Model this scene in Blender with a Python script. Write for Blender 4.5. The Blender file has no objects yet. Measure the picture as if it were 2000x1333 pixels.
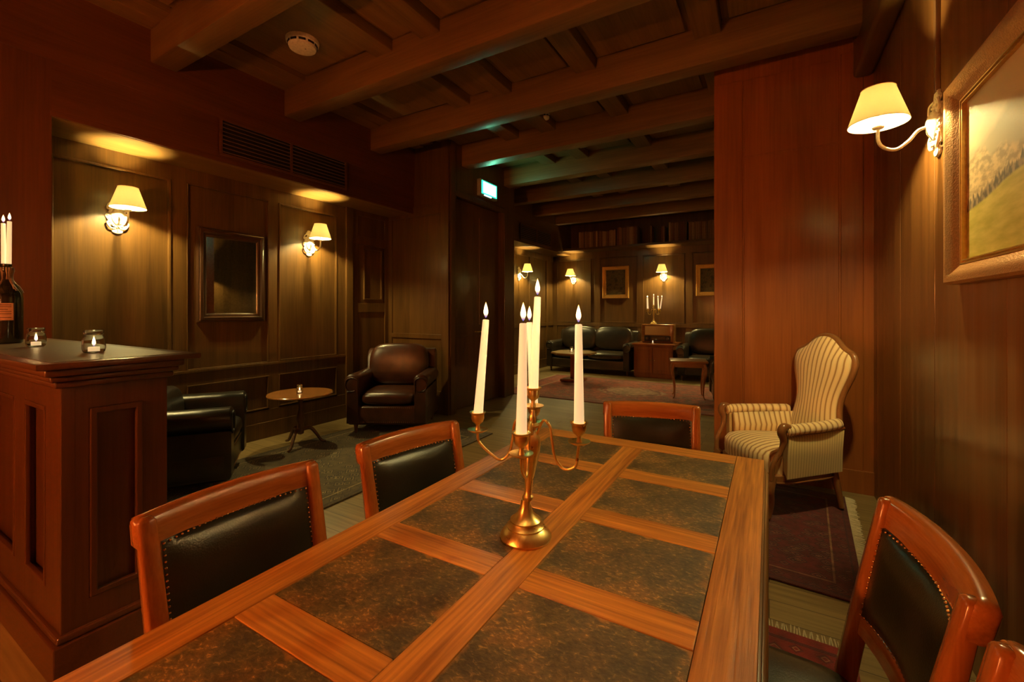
import bpy, bmesh, math, random
from mathutils import Vector, Matrix
random.seed(7)
PI = math.pi
SC = bpy.context.scene
COL = SC.collection

# ------------------------------------------------------------------ camera
CAMH = 1.36
cam_d = bpy.data.cameras.new('camera')
cam = bpy.data.objects.new('camera', cam_d)
COL.objects.link(cam)
cam.location = (0, 0, CAMH)
cam.rotation_euler = (PI/2, 0, math.radians(30.26))
cam_d.sensor_width = 36
cam_d.lens = 36*861/2000
cam_d.shift_x = 0
cam_d.shift_y = -(666.5-606)/2000
cam_d.clip_start = 0.02
SC.camera = cam

# ------------------------------------------------------------------ world, exposure
W = bpy.data.worlds.new('world'); SC.world = W; W.use_nodes = True
W.node_tree.nodes['Background'].inputs[0].default_value = (0.02, 0.012, 0.006, 1)
W.node_tree.nodes['Background'].inputs[1].default_value = 0.2
SC.view_settings.view_transform = 'Standard'
SC.view_settings.look = 'None'
SC.view_settings.exposure = 1.9
SC.view_settings.gamma = 1.0
SC.view_settings.use_curve_mapping = False
SC.cycles.use_denoising = True
SC.cycles.max_bounces = 8
SC.cycles.diffuse_bounces = 4
SC.cycles.glossy_bounces = 4
SC.cycles.transmission_bounces = 6
SC.cycles.sample_clamp_indirect = 3.0
SC.cycles.blur_glossy = 0.5

# light levels (W) and colours
BULB = 52.0           # one wall lamp
CANDLE = 9.0
SIDE = 520.0  # per flame of the unseen red light added behind the camera
TEA = 3.0
C_BULB = (1.0, 0.80, 0.30)
C_CANDLE = (1.0, 0.50, 0.16)
C_SIDE = (1.0, 0.30, 0.06)

# ------------------------------------------------------------------ materials
MATS = {}
def newmat(name):
    m = bpy.data.materials.new(name); m.use_nodes = True
    nt = m.node_tree
    b = nt.nodes['Principled BSDF']
    return m, nt, b
def N(nt, t, **kw):
    n = nt.nodes.new(t)
    for k, v in kw.items(): setattr(n, k, v)
    return n
def ramp(nt, stops):
    r = N(nt, 'ShaderNodeValToRGB')
    e = r.color_ramp.elements
    while len(e) < len(stops): e.new(0.5)
    for i, (p, c) in enumerate(stops):
        e[i].position = p
        e[i].color = (c[0], c[1], c[2], 1)
    return r
def plain(name, col, rough=0.5, metal=0.0, spec=0.5, coat=0.0, emit=None, es=0.0, bump=0.0, bscale=60):
    if name in MATS: return MATS[name]
    m, nt, b = newmat(name)
    b.inputs['Base Color'].default_value = (*col, 1)
    b.inputs['Roughness'].default_value = rough
    b.inputs['Metallic'].default_value = metal
    b.inputs['Specular IOR Level'].default_value = spec
    b.inputs['Coat Weight'].default_value = coat
    tc = N(nt, 'ShaderNodeTexCoord'); no = N(nt, 'ShaderNodeTexNoise')
    no.inputs['Scale'].default_value = bscale; no.inputs['Detail'].default_value = 3
    nt.links.new(tc.outputs['Object'], no.inputs['Vector'])
    r = ramp(nt, [(0.3, [c*0.85 for c in col]), (0.7, [min(1, c*1.12) for c in col])])
    nt.links.new(no.outputs['Fac'], r.inputs['Fac'])
    nt.links.new(r.outputs['Color'], b.inputs['Base Color'])
    if bump:
        bp = N(nt, 'ShaderNodeBump'); bp.inputs['Strength'].default_value = bump; bp.inputs['Distance'].default_value = 0.004
        nt.links.new(no.outputs['Fac'], bp.inputs['Height']); nt.links.new(bp.outputs['Normal'], b.inputs['Normal'])
    if emit:
        b.inputs['Emission Color'].default_value = (*emit, 1)
        b.inputs['Emission Strength'].default_value = es
    MATS[name] = m
    return m
def wood(name, dark, light, axis='z', rough=0.35, coat=0.3, scale=1.0, fine=0.55, bump=0.15, coat_rough=0.15, wavy=False):
    key = name+axis
    if key in MATS: return MATS[key]
    m, nt, b = newmat(key)
    L = nt.links
    tc = N(nt, 'ShaderNodeTexCoord')
    mp = N(nt, 'ShaderNodeMapping')
    s = {'x': (0.55, 7, 7), 'y': (7, 0.55, 7), 'z': (7, 7, 0.55)}[axis]
    mp.inputs['Scale'].default_value = [v*scale for v in s]
    L.new(tc.outputs['Object'], mp.inputs['Vector'])
    n1 = N(nt, 'ShaderNodeTexNoise'); n1.inputs['Scale'].default_value = 1.0; n1.inputs['Detail'].default_value = 5
    n1.inputs['Distortion'].default_value = 0.9
    L.new(mp.outputs[0], n1.inputs['Vector'])
    mp2 = N(nt, 'ShaderNodeMapping')
    s2 = {'x': (3, 90, 90), 'y': (90, 3, 90), 'z': (90, 90, 3)}[axis]
    mp2.inputs['Scale'].default_value = [v*scale for v in s2]
    L.new(tc.outputs['Object'], mp2.inputs['Vector'])
    n2 = N(nt, 'ShaderNodeTexNoise'); n2.inputs['Scale'].default_value = 1.0; n2.inputs['Detail'].default_value = 2
    L.new(mp2.outputs[0], n2.inputs['Vector'])
    mx = N(nt, 'ShaderNodeMix'); mx.data_type = 'FLOAT'; mx.inputs[0].default_value = fine*0.6
    L.new(n1.outputs['Fac'], mx.inputs[2]); L.new(n2.outputs['Fac'], mx.inputs[3])
    r = ramp(nt, [(0.32, dark), (0.68, light)])
    L.new(mx.outputs[0], r.inputs['Fac'])
    L.new(r.outputs['Color'], b.inputs['Base Color'])
    b.inputs['Roughness'].default_value = rough
    b.inputs['Coat Weight'].default_value = coat
    b.inputs['Coat Roughness'].default_value = coat_rough
    bp = N(nt, 'ShaderNodeBump'); bp.inputs['Strength'].default_value = bump; bp.inputs['Distance'].default_value = 0.002
    L.new(n2.outputs['Fac'], bp.inputs['Height'])
    if wavy:      # slow vertical ripple of old varnished veneer
        mw = N(nt, 'ShaderNodeMapping'); mw.inputs['Scale'].default_value = {'x': (0.25, 5, 5), 'y': (5, 0.25, 5), 'z': (5, 5, 0.25)}[axis]
        L.new(tc.outputs['Object'], mw.inputs['Vector'])
        nw = N(nt, 'ShaderNodeTexNoise'); nw.inputs['Scale'].default_value = 1.5; nw.inputs['Detail'].default_value = 1; L.new(mw.outputs[0], nw.inputs['Vector'])
        bw = N(nt, 'ShaderNodeBump'); bw.inputs['Strength'].default_value = 0.5; bw.inputs['Distance'].default_value = 0.03
        L.new(nw.outputs['Fac'], bw.inputs['Height']); L.new(bp.outputs['Normal'], bw.inputs['Normal']); bp = bw
    L.new(bp.outputs['Normal'], b.inputs['Normal'])
    MATS[key] = m
    return m
def wallwood(ax='z'):  return wood('panel_wood_', (0.060, 0.027, 0.0065), (0.15, 0.072, 0.017), ax, 0.38, 0.25, 1.0)
def redwood(ax='z'):   return wood('mahogany_', (0.20, 0.054, 0.010), (0.37, 0.108, 0.020), ax, 0.36, 0.35, 0.8, wavy=True)
def maroon(ax='z'):  return wood('maroon_wood_', (0.075, 0.022, 0.006), (0.16, 0.050, 0.012), ax, 0.42, 0.2, 0.8)
def counterwood(ax='z'):  return wood('counter_wood_', (0.060, 0.019, 0.006), (0.12, 0.041, 0.012), ax, 0.36, 0.3, 1.2)
def ceilwood(ax='x'):  return wood('ceiling_wood_', (0.13, 0.070, 0.022), (0.25, 0.135, 0.042), ax, 0.5, 0.05, 0.8)
def chairwood(ax='z'): return wood('cherry_', (0.28, 0.080, 0.016), (0.52, 0.165, 0.034), ax, 0.22, 0.7, 2.2, 0.5, 0.05, 0.06)
def tablewood(ax='y'): return wood('oak_', (0.26, 0.085, 0.014), (0.80, 0.36, 0.07), ax, 0.36, 0.3, 1.4, 0.95, 0.5, 0.25)
def darkwood(ax='z'):  return wood('dark_wood_', (0.09, 0.04, 0.016), (0.17, 0.075, 0.028), ax, 0.35, 0.3, 1.2)
def leather(name, col, rough=0.34, coat=0.25):
    key = 'leather_'+name
    if key in MATS: return MATS[key]
    m, nt, b = newmat(key); L = nt.links
    tc = N(nt, 'ShaderNodeTexCoord')
    n = N(nt, 'ShaderNodeTexNoise'); n.inputs['Scale'].default_value = 9; n.inputs['Detail'].default_value = 5
    v = N(nt, 'ShaderNodeTexVoronoi'); v.inputs['Scale'].default_value = 260
    L.new(tc.outputs['Object'], n.inputs['Vector']); L.new(tc.outputs['Object'], v.inputs['Vector'])
    r = ramp(nt, [(0.3, [c*0.6 for c in col]), (0.7, [c*1.3 for c in col])])
    L.new(n.outputs['Fac'], r.inputs['Fac']); L.new(r.outputs['Color'], b.inputs['Base Color'])
    b.inputs['Roughness'].default_value = rough
    b.inputs['Coat Weight'].default_value = coat; b.inputs['Coat Roughness'].default_value = 0.3
    ad = N(nt, 'ShaderNodeMath'); ad.operation = 'MULTIPLY_ADD'; ad.inputs[1].default_value = 0.15
    L.new(v.outputs['Distance'], ad.inputs[0]); L.new(n.outputs['Fac'], ad.inputs[2])
    bp = N(nt, 'ShaderNodeBump'); bp.inputs['Strength'].default_value = 0.35; bp.inputs['Distance'].default_value = 0.006
    L.new(ad.outputs[0], bp.inputs['Height']); L.new(bp.outputs['Normal'], b.inputs['Normal'])
    MATS[key] = m
    return m
def slate():
    if 'slate' in MATS: return MATS['slate']
    m, nt, b = newmat('slate'); L = nt.links
    tc = N(nt, 'ShaderNodeTexCoord')
    n1 = N(nt, 'ShaderNodeTexNoise'); n1.inputs['Scale'].default_value = 7; n1.inputs['Detail'].default_value = 6; n1.inputs['Distortion'].default_value = 1.2
    n2 = N(nt, 'ShaderNodeTexNoise'); n2.inputs['Scale'].default_value = 70; n2.inputs['Detail'].default_value = 8; n2.inputs['Roughness'].default_value = 0.7; n2.inputs['Distortion'].default_value = 0.6
    mpv = N(nt, 'ShaderNodeMapping'); mpv.inputs['Scale'].default_value = (1.0, 1.7, 1)
    mpv.inputs['Rotation'].default_value = (0, 0, 0.5)
    L.new(tc.outputs['Object'], mpv.inputs['Vector'])
    L.new(tc.outputs['Object'], n1.inputs['Vector']); L.new(mpv.outputs[0], n2.inputs['Vector'])
    r1 = ramp(nt, [(0.35, (0.085, 0.062, 0.026)), (0.5, (0.17, 0.12, 0.045)), (0.66, (0.34, 0.19, 0.055))])
    L.new(n1.outputs['Fac'], r1.inputs['Fac'])
    r2 = ramp(nt, [(0.40, (0.5, 0.5, 0.5)), (0.56, (1.0, 1.0, 1.0)), (0.68, (3.4, 3.1, 2.6))])
    L.new(n2.outputs['Fac'], r2.inputs['Fac'])
    mu = N(nt, 'ShaderNodeMix'); mu.data_type = 'RGBA'; mu.blend_type = 'MULTIPLY'; mu.inputs[0].default_value = 1
    L.new(r1.outputs['Color'], mu.inputs[6]); L.new(r2.outputs['Color'], mu.inputs[7])
    # worn resin along the tile's rim
    sx = N(nt, 'ShaderNodeSeparateXYZ'); L.new(tc.outputs['Generated'], sx.inputs[0])
    def edge(o):
        a = N(nt, 'ShaderNodeMath'); a.operation = 'SUBTRACT'; a.inputs[1].default_value = 0.5; L.new(o, a.inputs[0])
        c = N(nt, 'ShaderNodeMath'); c.operation = 'ABSOLUTE'; L.new(a.outputs[0], c.inputs[0]); return c.outputs[0]
    mxx = N(nt, 'ShaderNodeMath'); mxx.operation = 'MAXIMUM'; L.new(edge(sx.outputs[0]), mxx.inputs[0]); L.new(edge(sx.outputs[1]), mxx.inputs[1])
    n3 = N(nt, 'ShaderNodeTexNoise'); n3.inputs['Scale'].default_value = 11; n3.inputs['Detail'].default_value = 5
    L.new(tc.outputs['Object'], n3.inputs['Vector'])
    ma = N(nt, 'ShaderNodeMath'); ma.operation = 'MULTIPLY_ADD'; ma.inputs[1].default_value = 0.30; L.new(n3.outputs['Fac'], ma.inputs[0]); L.new(mxx.outputs[0], ma.inputs[2])
    r3 = ramp(nt, [(0.635, (0, 0, 0)), (0.67, (1, 1, 1))]); L.new(ma.outputs[0], r3.inputs['Fac'])
    fm = N(nt, 'ShaderNodeMix'); fm.data_type = 'RGBA'
    L.new(r3.outputs['Color'], fm.inputs[0]); L.new(mu.outputs[2], fm.inputs[6]); fm.inputs[7].default_value = (0.44, 0.21, 0.035, 1)
    L.new(fm.outputs[2], b.inputs['Base Color'])
    b.inputs['Roughness'].default_value = 0.42
    b.inputs['Coat Weight'].default_value = 0.15; b.inputs['Coat Roughness'].default_value = 0.3
    bp = N(nt, 'ShaderNodeBump'); bp.inputs['Strength'].default_value = 0.7; bp.inputs['Distance'].default_value = 0.003
    L.new(n2.outputs['Fac'], bp.inputs['Height']); L.new(bp.outputs['Normal'], b.inputs['Normal'])
    MATS['slate'] = m
    return m
def floormat():
    m, nt, b = newmat('oak_planks'); L = nt.links
    tc = N(nt, 'ShaderNodeTexCoord')
    br = N(nt, 'ShaderNodeTexBrick'); br.offset = 0.37
    br.inputs['Scale'].default_value = 1.0; br.inputs['Brick Width'].default_value = 1.6; br.inputs['Row Height'].default_value = 0.15
    br.inputs['Mortar Size'].default_value = 0.0022
    br.inputs['Color1'].default_value = (0.30, 0.205, 0.085, 1); br.inputs['Color2'].default_value = (0.23, 0.155, 0.06, 1)
    br.inputs['Mortar'].default_value = (0.07, 0.04, 0.02, 1)
    L.new(tc.outputs['Object'], br.inputs['Vector'])
    mp = N(nt, 'ShaderNodeMapping'); mp.inputs['Scale'].default_value = (2, 40, 1); L.new(tc.outputs['Object'], mp.inputs['Vector'])
    n = N(nt, 'ShaderNodeTexNoise'); n.inputs['Scale'].default_value = 1; n.inputs['Detail'].default_value = 4
    L.new(mp.outputs[0], n.inputs['Vector'])
    r = ramp(nt, [(0.3, (0.7, 0.7, 0.7)), (0.7, (1.2, 1.2, 1.2))]); L.new(n.outputs['Fac'], r.inputs['Fac'])
    mu = N(nt, 'ShaderNodeMix'); mu.data_type = 'RGBA'; mu.blend_type = 'MULTIPLY'; mu.inputs[0].default_value = 1
    L.new(br.outputs['Color'], mu.inputs[6]); L.new(r.outputs['Color'], mu.inputs[7]); L.new(mu.outputs[2], b.inputs['Base Color'])
    b.inputs['Roughness'].default_value = 0.38
    return m
def stripes(name, c1, c2, n, width=0.3, rough=0.75):
    """upholstery striped across the U of the mesh's UV map, n stripes per unit"""
    if name in MATS: return MATS[name]
    m, nt, b = newmat(name); L = nt.links
    uv = N(nt, 'ShaderNodeTexCoord'); sx = N(nt, 'ShaderNodeSeparateXYZ'); L.new(uv.outputs['UV'], sx.inputs[0])
    mu = N(nt, 'ShaderNodeMath'); mu.operation = 'MULTIPLY'; mu.inputs[1].default_value = n; L.new(sx.outputs[0], mu.inputs[0])
    fr = N(nt, 'ShaderNodeMath'); fr.operation = 'FRACT'; L.new(mu.outputs[0], fr.inputs[0])
    r = ramp(nt, [(0.0, c2), (width*0.5, c2), (width*0.5+0.12, c1), (0.5, [min(1, c*1.1) for c in c1]), (0.86, c1), (1.0, c2)])
    L.new(fr.outputs[0], r.inputs['Fac']); L.new(r.outputs['Color'], b.inputs['Base Color'])
    b.inputs['Roughness'].default_value = rough; b.inputs['Sheen Weight'].default_value = 0.3
    bp = N(nt, 'ShaderNodeBump'); bp.inputs['Strength'].default_value = 0.5; bp.inputs['Distance'].default_value = 0.004
    L.new(r.outputs['Color'], bp.inputs['Height']); L.new(bp.outputs['Normal'], b.inputs['Normal'])
    MATS[name] = m
    return m
def rugmat(name, ground, motif, pale, border, centre=False, sc=8.0):
    m, nt, b = newmat(name); L = nt.links
    tc = N(nt, 'ShaderNodeTexCoord')
    sx = N(nt, 'ShaderNodeSeparateXYZ'); L.new(tc.outputs['Generated'], sx.inputs[0])
    def edge(o):
        a = N(nt, 'ShaderNodeMath'); a.operation = 'SUBTRACT'; a.inputs[1].default_value = 0.5; L.new(o, a.inputs[0])
        c = N(nt, 'ShaderNodeMath'); c.operation = 'ABSOLUTE'; L.new(a.outputs[0], c.inputs[0]); return c.outputs[0]
    ex, ey = edge(sx.outputs[0]), edge(sx.outputs[1])
    mx = N(nt, 'ShaderNodeMath'); mx.operation = 'MAXIMUM'; L.new(ex, mx.inputs[0]); L.new(ey, mx.inputs[1])
    vo = N(nt, 'ShaderNodeTexVoronoi'); vo.inputs['Scale'].default_value = sc; vo.distance = 'MANHATTAN'
    L.new(tc.outputs['Object'], vo.inputs['Vector'])
    no = N(nt, 'ShaderNodeTexNoise'); no.inputs['Scale'].default_value = sc*1.6; no.inputs['Detail'].default_value = 4
    L.new(tc.outputs['Object'], no.inputs['Vector'])
    r = ramp(nt, [(0.0, pale), (0.10, border), (0.20, pale), (0.26, motif), (0.38, ground), (0.50, pale), (0.54, motif), (0.66, ground)])
    r.color_ramp.interpolation = 'CONSTANT'
    L.new(vo.outputs['Distance'], r.inputs['Fac'])
    rb = ramp(nt, [(0.0, ground), (0.395, border), (0.405, pale), (0.412, border), (0.47, motif), (0.478, border)])
    rb.color_ramp.interpolation = 'CONSTANT'
    L.new(mx.outputs[0], rb.inputs['Fac'])
    fb = ramp(nt, [(0.0, (0.0, 0, 0)), (0.395, (0.45, 0.45, 0.45)), (0.405, (0.9, 0.9, 0.9)), (0.412, (0.3, 0.3, 0.3)), (0.47, (0.85, 0.85, 0.85))]); fb.color_ramp.interpolation = 'CONSTANT'
    L.new(mx.outputs[0], fb.inputs['Fac'])
    m1 = N(nt, 'ShaderNodeMix'); m1.data_type = 'RGBA'
    L.new(fb.outputs['Color'], m1.inputs[0]); L.new(r.outputs['Color'], m1.inputs[6]); L.new(rb.outputs['Color'], m1.inputs[7])
    out = m1.outputs[2]
    if centre:
        # lobed medallion in the middle
        def sq(o, k):
            a = N(nt, 'ShaderNodeMath'); a.operation = 'MULTIPLY'; a.inputs[1].default_value = k; L.new(o, a.inputs[0])
            c = N(nt, 'ShaderNodeMath'); c.operation = 'POWER'; c.inputs[1].default_value = 1.6; L.new(a.outputs[0], c.inputs[0]); return c.outputs[0]
        s = N(nt, 'ShaderNodeMath'); s.operation = 'ADD'; L.new(sq(ex, 4.6), s.inputs[0]); L.new(sq(ey, 3.6), s.inputs[1])
        w = N(nt, 'ShaderNodeMath'); w.operation = 'MULTIPLY_ADD'; w.inputs[1].default_value = 0.5; L.new(no.outputs['Fac'], w.inputs[0]); L.new(s.outputs[0], w.inputs[2])
        rc = ramp(nt, [(0.0, pale), (0.55, pale), (0.62, border), (0.72, pale), (0.80, ground), (0.95, border), (1.0, ground)]); rc.color_ramp.interpolation = 'CONSTANT'
        L.new(w.outputs[0], rc.inputs['Fac'])
        fc = ramp(nt, [(0, (0.75, 0.75, 0.75)), (0.96, (0, 0, 0))]); fc.color_ramp.interpolation = 'CONSTANT'; L.new(w.outputs[0], fc.inputs['Fac'])
        m2 = N(nt, 'ShaderNodeMix'); m2.data_type = 'RGBA'
        L.new(fc.outputs['Color'], m2.inputs[0]); L.new(out, m2.inputs[6]); L.new(rc.outputs['Color'], m2.inputs[7]); out = m2.outputs[2]
    rn = ramp(nt, [(0.3, (0.55, 0.55, 0.55)), (0.7, (1.3, 1.3, 1.3))]); L.new(no.outputs['Fac'], rn.inputs['Fac'])
    mu = N(nt, 'ShaderNodeMix'); mu.data_type = 'RGBA'; mu.blend_type = 'MULTIPLY'; mu.inputs[0].default_value = 1
    L.new(out, mu.inputs[6]); L.new(rn.outputs['Color'], mu.inputs[7]); L.new(mu.outputs[2], b.inputs['Base Color'])
    b.inputs['Roughness'].default_value = 0.95; b.inputs['Sheen Weight'].default_value = 0.2
    nf = N(nt, 'ShaderNodeTexNoise'); nf.inputs['Scale'].default_value = 220
    L.new(tc.outputs['Object'], nf.inputs['Vector'])
    bp = N(nt, 'ShaderNodeBump'); bp.inputs['Strength'].default_value = 0.6; bp.inputs['Distance'].default_value = 0.006
    L.new(nf.outputs['Fac'], bp.inputs['Height']); L.new(bp.outputs['Normal'], b.inputs['Normal'])
    return m
def glassmat():
    if 'glass' in MATS: return MATS['glass']
    m, nt, b = newmat('glass')
    b.inputs['Base Color'].default_value = (0.95, 0.97, 0.95, 1); b.inputs['Roughness'].default_value = 0.02
    b.inputs['Transmission Weight'].default_value = 1.0; b.inputs['IOR'].default_value = 1.45
    MATS['glass'] = m; return m
def emis(name, col, s):
    if name in MATS: return MATS[name]
    m, nt, b = newmat(name)
    b.inputs['Base Color'].default_value = (0, 0, 0, 1)
    b.inputs['Emission Color'].default_value = (*col, 1); b.inputs['Emission Strength'].default_value = s
    m.cycles.emission_sampling = 'NONE'
    MATS[name] = m; return m
def flamemat():
    """hot yellow-white body, orange tip, blue foot"""
    if 'flame' in MATS: return MATS['flame']
    m, nt, b = newmat('flame'); L = nt.links
    b.inputs['Base Color'].default_value = (0, 0, 0, 1)
    tc = N(nt, 'ShaderNodeTexCoord'); sx = N(nt, 'ShaderNodeSeparateXYZ'); L.new(tc.outputs['Generated'], sx.inputs[0])
    r = ramp(nt, [(0.0, (0.08, 0.10, 0.5)), (0.14, (0.35, 0.2, 0.25)), (0.28, (1, 0.62, 0.20)), (0.75, (1, 0.70, 0.28)), (1.0, (1, 0.35, 0.04))])
    L.new(sx.outputs[2], r.inputs['Fac']); L.new(r.outputs['Color'], b.inputs['Emission Color'])
    rs = ramp(nt, [(0.0, (0.08, 0.08, 0.08)), (0.2, (0.25, 0.25, 0.25)), (0.35, (1, 1, 1)), (1, (0.6, 0.6, 0.6))]); L.new(sx.outputs[2], rs.inputs['Fac'])
    mu = N(nt, 'ShaderNodeMath'); mu.operation = 'MULTIPLY'; mu.inputs[1].default_value = 3.0
    L.new(rs.outputs['Color'], mu.inputs[0]); L.new(mu.outputs[0], b.inputs['Emission Strength'])
    m.cycles.emission_sampling = 'NONE'
    MATS['flame'] = m; return m
def waxmat():
    if 'wax' in MATS: return MATS['wax']
    m, nt, b = newmat('wax'); L = nt.links
    b.inputs['Base Color'].default_value = (0.95, 0.92, 0.80, 1); b.inputs['Roughness'].default_value = 0.4
    b.inputs['Subsurface Weight'].default_value = 0.4
    b.inputs['Subsurface Radius'].default_value = (1.0, 0.8, 0.55); b.inputs['Subsurface Scale'].default_value = 0.02
    # even emission added to candle and tea-light wax to brighten its dark sides
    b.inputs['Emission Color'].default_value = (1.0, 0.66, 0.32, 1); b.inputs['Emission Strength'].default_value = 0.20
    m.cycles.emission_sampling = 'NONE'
    MATS['wax'] = m; return m
def brass():
    if 'brass' in MATS: return MATS['brass']
    m, nt, b = newmat('brass'); L = nt.links
    tc = N(nt, 'ShaderNodeTexCoord')
    n = N(nt, 'ShaderNodeTexNoise'); n.inputs['Scale'].default_value = 30; n.inputs['Detail'].default_value = 4
    L.new(tc.outputs['Object'], n.inputs['Vector'])
    r = ramp(nt, [(0.3, (0.80, 0.55, 0.18)), (0.7, (1.0, 0.80, 0.34))]); L.new(n.outputs['Fac'], r.inputs['Fac'])
    L.new(r.outputs['Color'], b.inputs['Base Color'])
    b.inputs['Metallic'].default_value = 1
    rr = ramp(nt, [(0.3, (0.26, 0.26, 0.26)), (0.7, (0.40, 0.40, 0.40))]); L.new(n.outputs['Fac'], rr.inputs['Fac']); L.new(rr.outputs['Color'], b.inputs['Roughness'])
    MATS['brass'] = m; return m
def shademat():
    if 'shade' in MATS: return MATS['shade']
    m, nt, b = newmat('shade'); L = nt.links
    nt.nodes.remove(b)
    out = nt.nodes['Material Output']
    d = N(nt, 'ShaderNodeBsdfDiffuse'); d.inputs[0].default_value = (0.92, 0.86, 0.66, 1)
    t = N(nt, 'ShaderNodeBsdfTranslucent'); t.inputs[0].default_value = (0.98, 0.92, 0.68, 1)
    mx = N(nt, 'ShaderNodeMixShader'); mx.inputs[0].default_value = 0.5
    L.new(d.outputs[0], mx.inputs[1]); L.new(t.outputs[0], mx.inputs[2]); L.new(mx.outputs[0], out.inputs[0])
    MATS['shade'] = m; return m
def paintmat(kind):
    m, nt, b = newmat('painting_'+kind); L = nt.links
    tc = N(nt, 'ShaderNodeTexCoord'); sx = N(nt, 'ShaderNodeSeparateXYZ'); L.new(tc.outputs['UV'], sx.inputs[0])
    def math_(op, a, b_=None, c=None):
        n = N(nt, 'ShaderNodeMath'); n.operation = op
        for i_, v in enumerate((a, b_, c)):
            if v is None: continue
            if isinstance(v, (int, float)): n.inputs[i_].default_value = v
            else: L.new(v, n.inputs[i_])
        return n.outputs[0]
    def noise(sx_, sy_, det=5, off=0):
        mp = N(nt, 'ShaderNodeMapping'); mp.inputs['Scale'].default_value = (sx_, sy_, 1); mp.inputs['Location'].default_value = (off, off*0.7, 0)
        L.new(tc.outputs['UV'], mp.inputs['Vector'])
        n = N(nt, 'ShaderNodeTexNoise'); n.inputs['Scale'].default_value = 1; n.inputs['Detail'].default_value = det; L.new(mp.outputs[0], n.inputs['Vector']); return n.outputs['Fac']
    def mix(f, a, b_):
        n = N(nt, 'ShaderNodeMix'); n.data_type = 'RGBA'; L.new(f, n.inputs[0])
        for i_, v in ((6, a), (7, b_)):
            if isinstance(v, tuple): n.inputs[i_].default_value = (*v, 1)
            else: L.new(v, n.inputs[i_])
        return n.outputs[2]
    u, v = sx.outputs[0], sx.outputs[1]
    w = math_('SUBTRACT', 1.0, u)
    if kind == 'landscape':
        def below(h, soft=40):
            d = math_('MULTIPLY', math_('SUBTRACT', h, v), soft); n = N(nt, 'ShaderNodeClamp'); L.new(d, n.inputs[0]); return n.outputs[0]
        sky = ramp(nt, [(0.5, (0.66, 0.46, 0.26)), (1.0, (0.60, 0.50, 0.32))]); L.new(v, sky.inputs['Fac'])
        c = mix(math_('MULTIPLY', noise(3, 5, 5, 2), 0.6), sky.outputs['Color'], (0.74, 0.60, 0.40))
        c = mix(below(math_('MULTIPLY_ADD', noise(2.2, 0.1, 3, 9), 0.55, math_('MULTIPLY_ADD', w, 0.10, 0.40)), 18), c, (0.47, 0.38, 0.24))
        rk = ramp(nt, [(0.40, (0.36, 0.25, 0.14)), (0.60, (0.66, 0.47, 0.26))]); L.new(noise(20, 26, 6), rk.inputs['Fac'])
        c = mix(below(math_('MULTIPLY_ADD', noise(3, 0.1, 4, 4), 0.5, math_('MULTIPLY_ADD', w, 0.05, 0.34)), 30), c, rk.outputs['Color'])
        tr = ramp(nt, [(0.42, (0.10, 0.075, 0.06)), (0.60, (0.34, 0.24, 0.15))]); L.new(noise(45, 16, 5), tr.inputs['Fac'])
        c = mix(below(math_('MULTIPLY_ADD', noise(50, 0.1, 3, 1), 0.16, math_('MULTIPLY_ADD', w, 0.20, 0.29)), 60), c, tr.outputs['Color'])
        gr = ramp(nt, [(0.35, (0.40, 0.33, 0.05)), (0.65, (0.58, 0.46, 0.12))]); L.new(noise(7, 18, 6), gr.inputs['Fac'])
        c = mix(below(math_('MULTIPLY_ADD', noise(4, 0.1, 4, 7), 0.06, math_('MULTIPLY_ADD', w, 0.22, 0.27)), 70), c, gr.outputs['Color'])
    else:
        dk = ramp(nt, [(0.35, (0.035, 0.03, 0.014)), (0.52, (0.12, 0.09, 0.035)), (0.62, (0.06, 0.06, 0.022)), (0.75, (0.20, 0.15, 0.07))]); L.new(noise(5, 6, 5), dk.inputs['Fac'])
        c = dk.outputs['Color']
    L.new(c, b.inputs['Base Color'])
    b.inputs['Roughness'].default_value = 0.5
    return m

# ------------------------------------------------------------------ object helpers
def tag(o, label=None, cat=None, group=None, kind=None):
    if label: o['label'] = label
    if cat: o['category'] = cat
    if group: o['group'] = group
    if kind: o['kind'] = kind
    return o
def thing(name, label, cat, loc=(0, 0, 0), rz=0, group=None):
    o = bpy.data.objects.new(name, None); COL.objects.link(o)
    o.location = loc; o.rotation_euler = (0, 0, rz); o.empty_display_size = 0.1
    return tag(o, label, cat, group)
def copy_tree(o, parent=None, data_map=None):
    c = o.copy(); COL.objects.link(c); c.parent = parent
    for ch in [x for x in bpy.data.objects if x.parent == o]: copy_tree(ch, c)
    return c
def place(o, loc, rz=0, label=None, group=None):
    o.location = loc; o.rotation_euler = (0, 0, rz)
    if label: o['label'] = label
    if group: o['group'] = group
    return o

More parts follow.
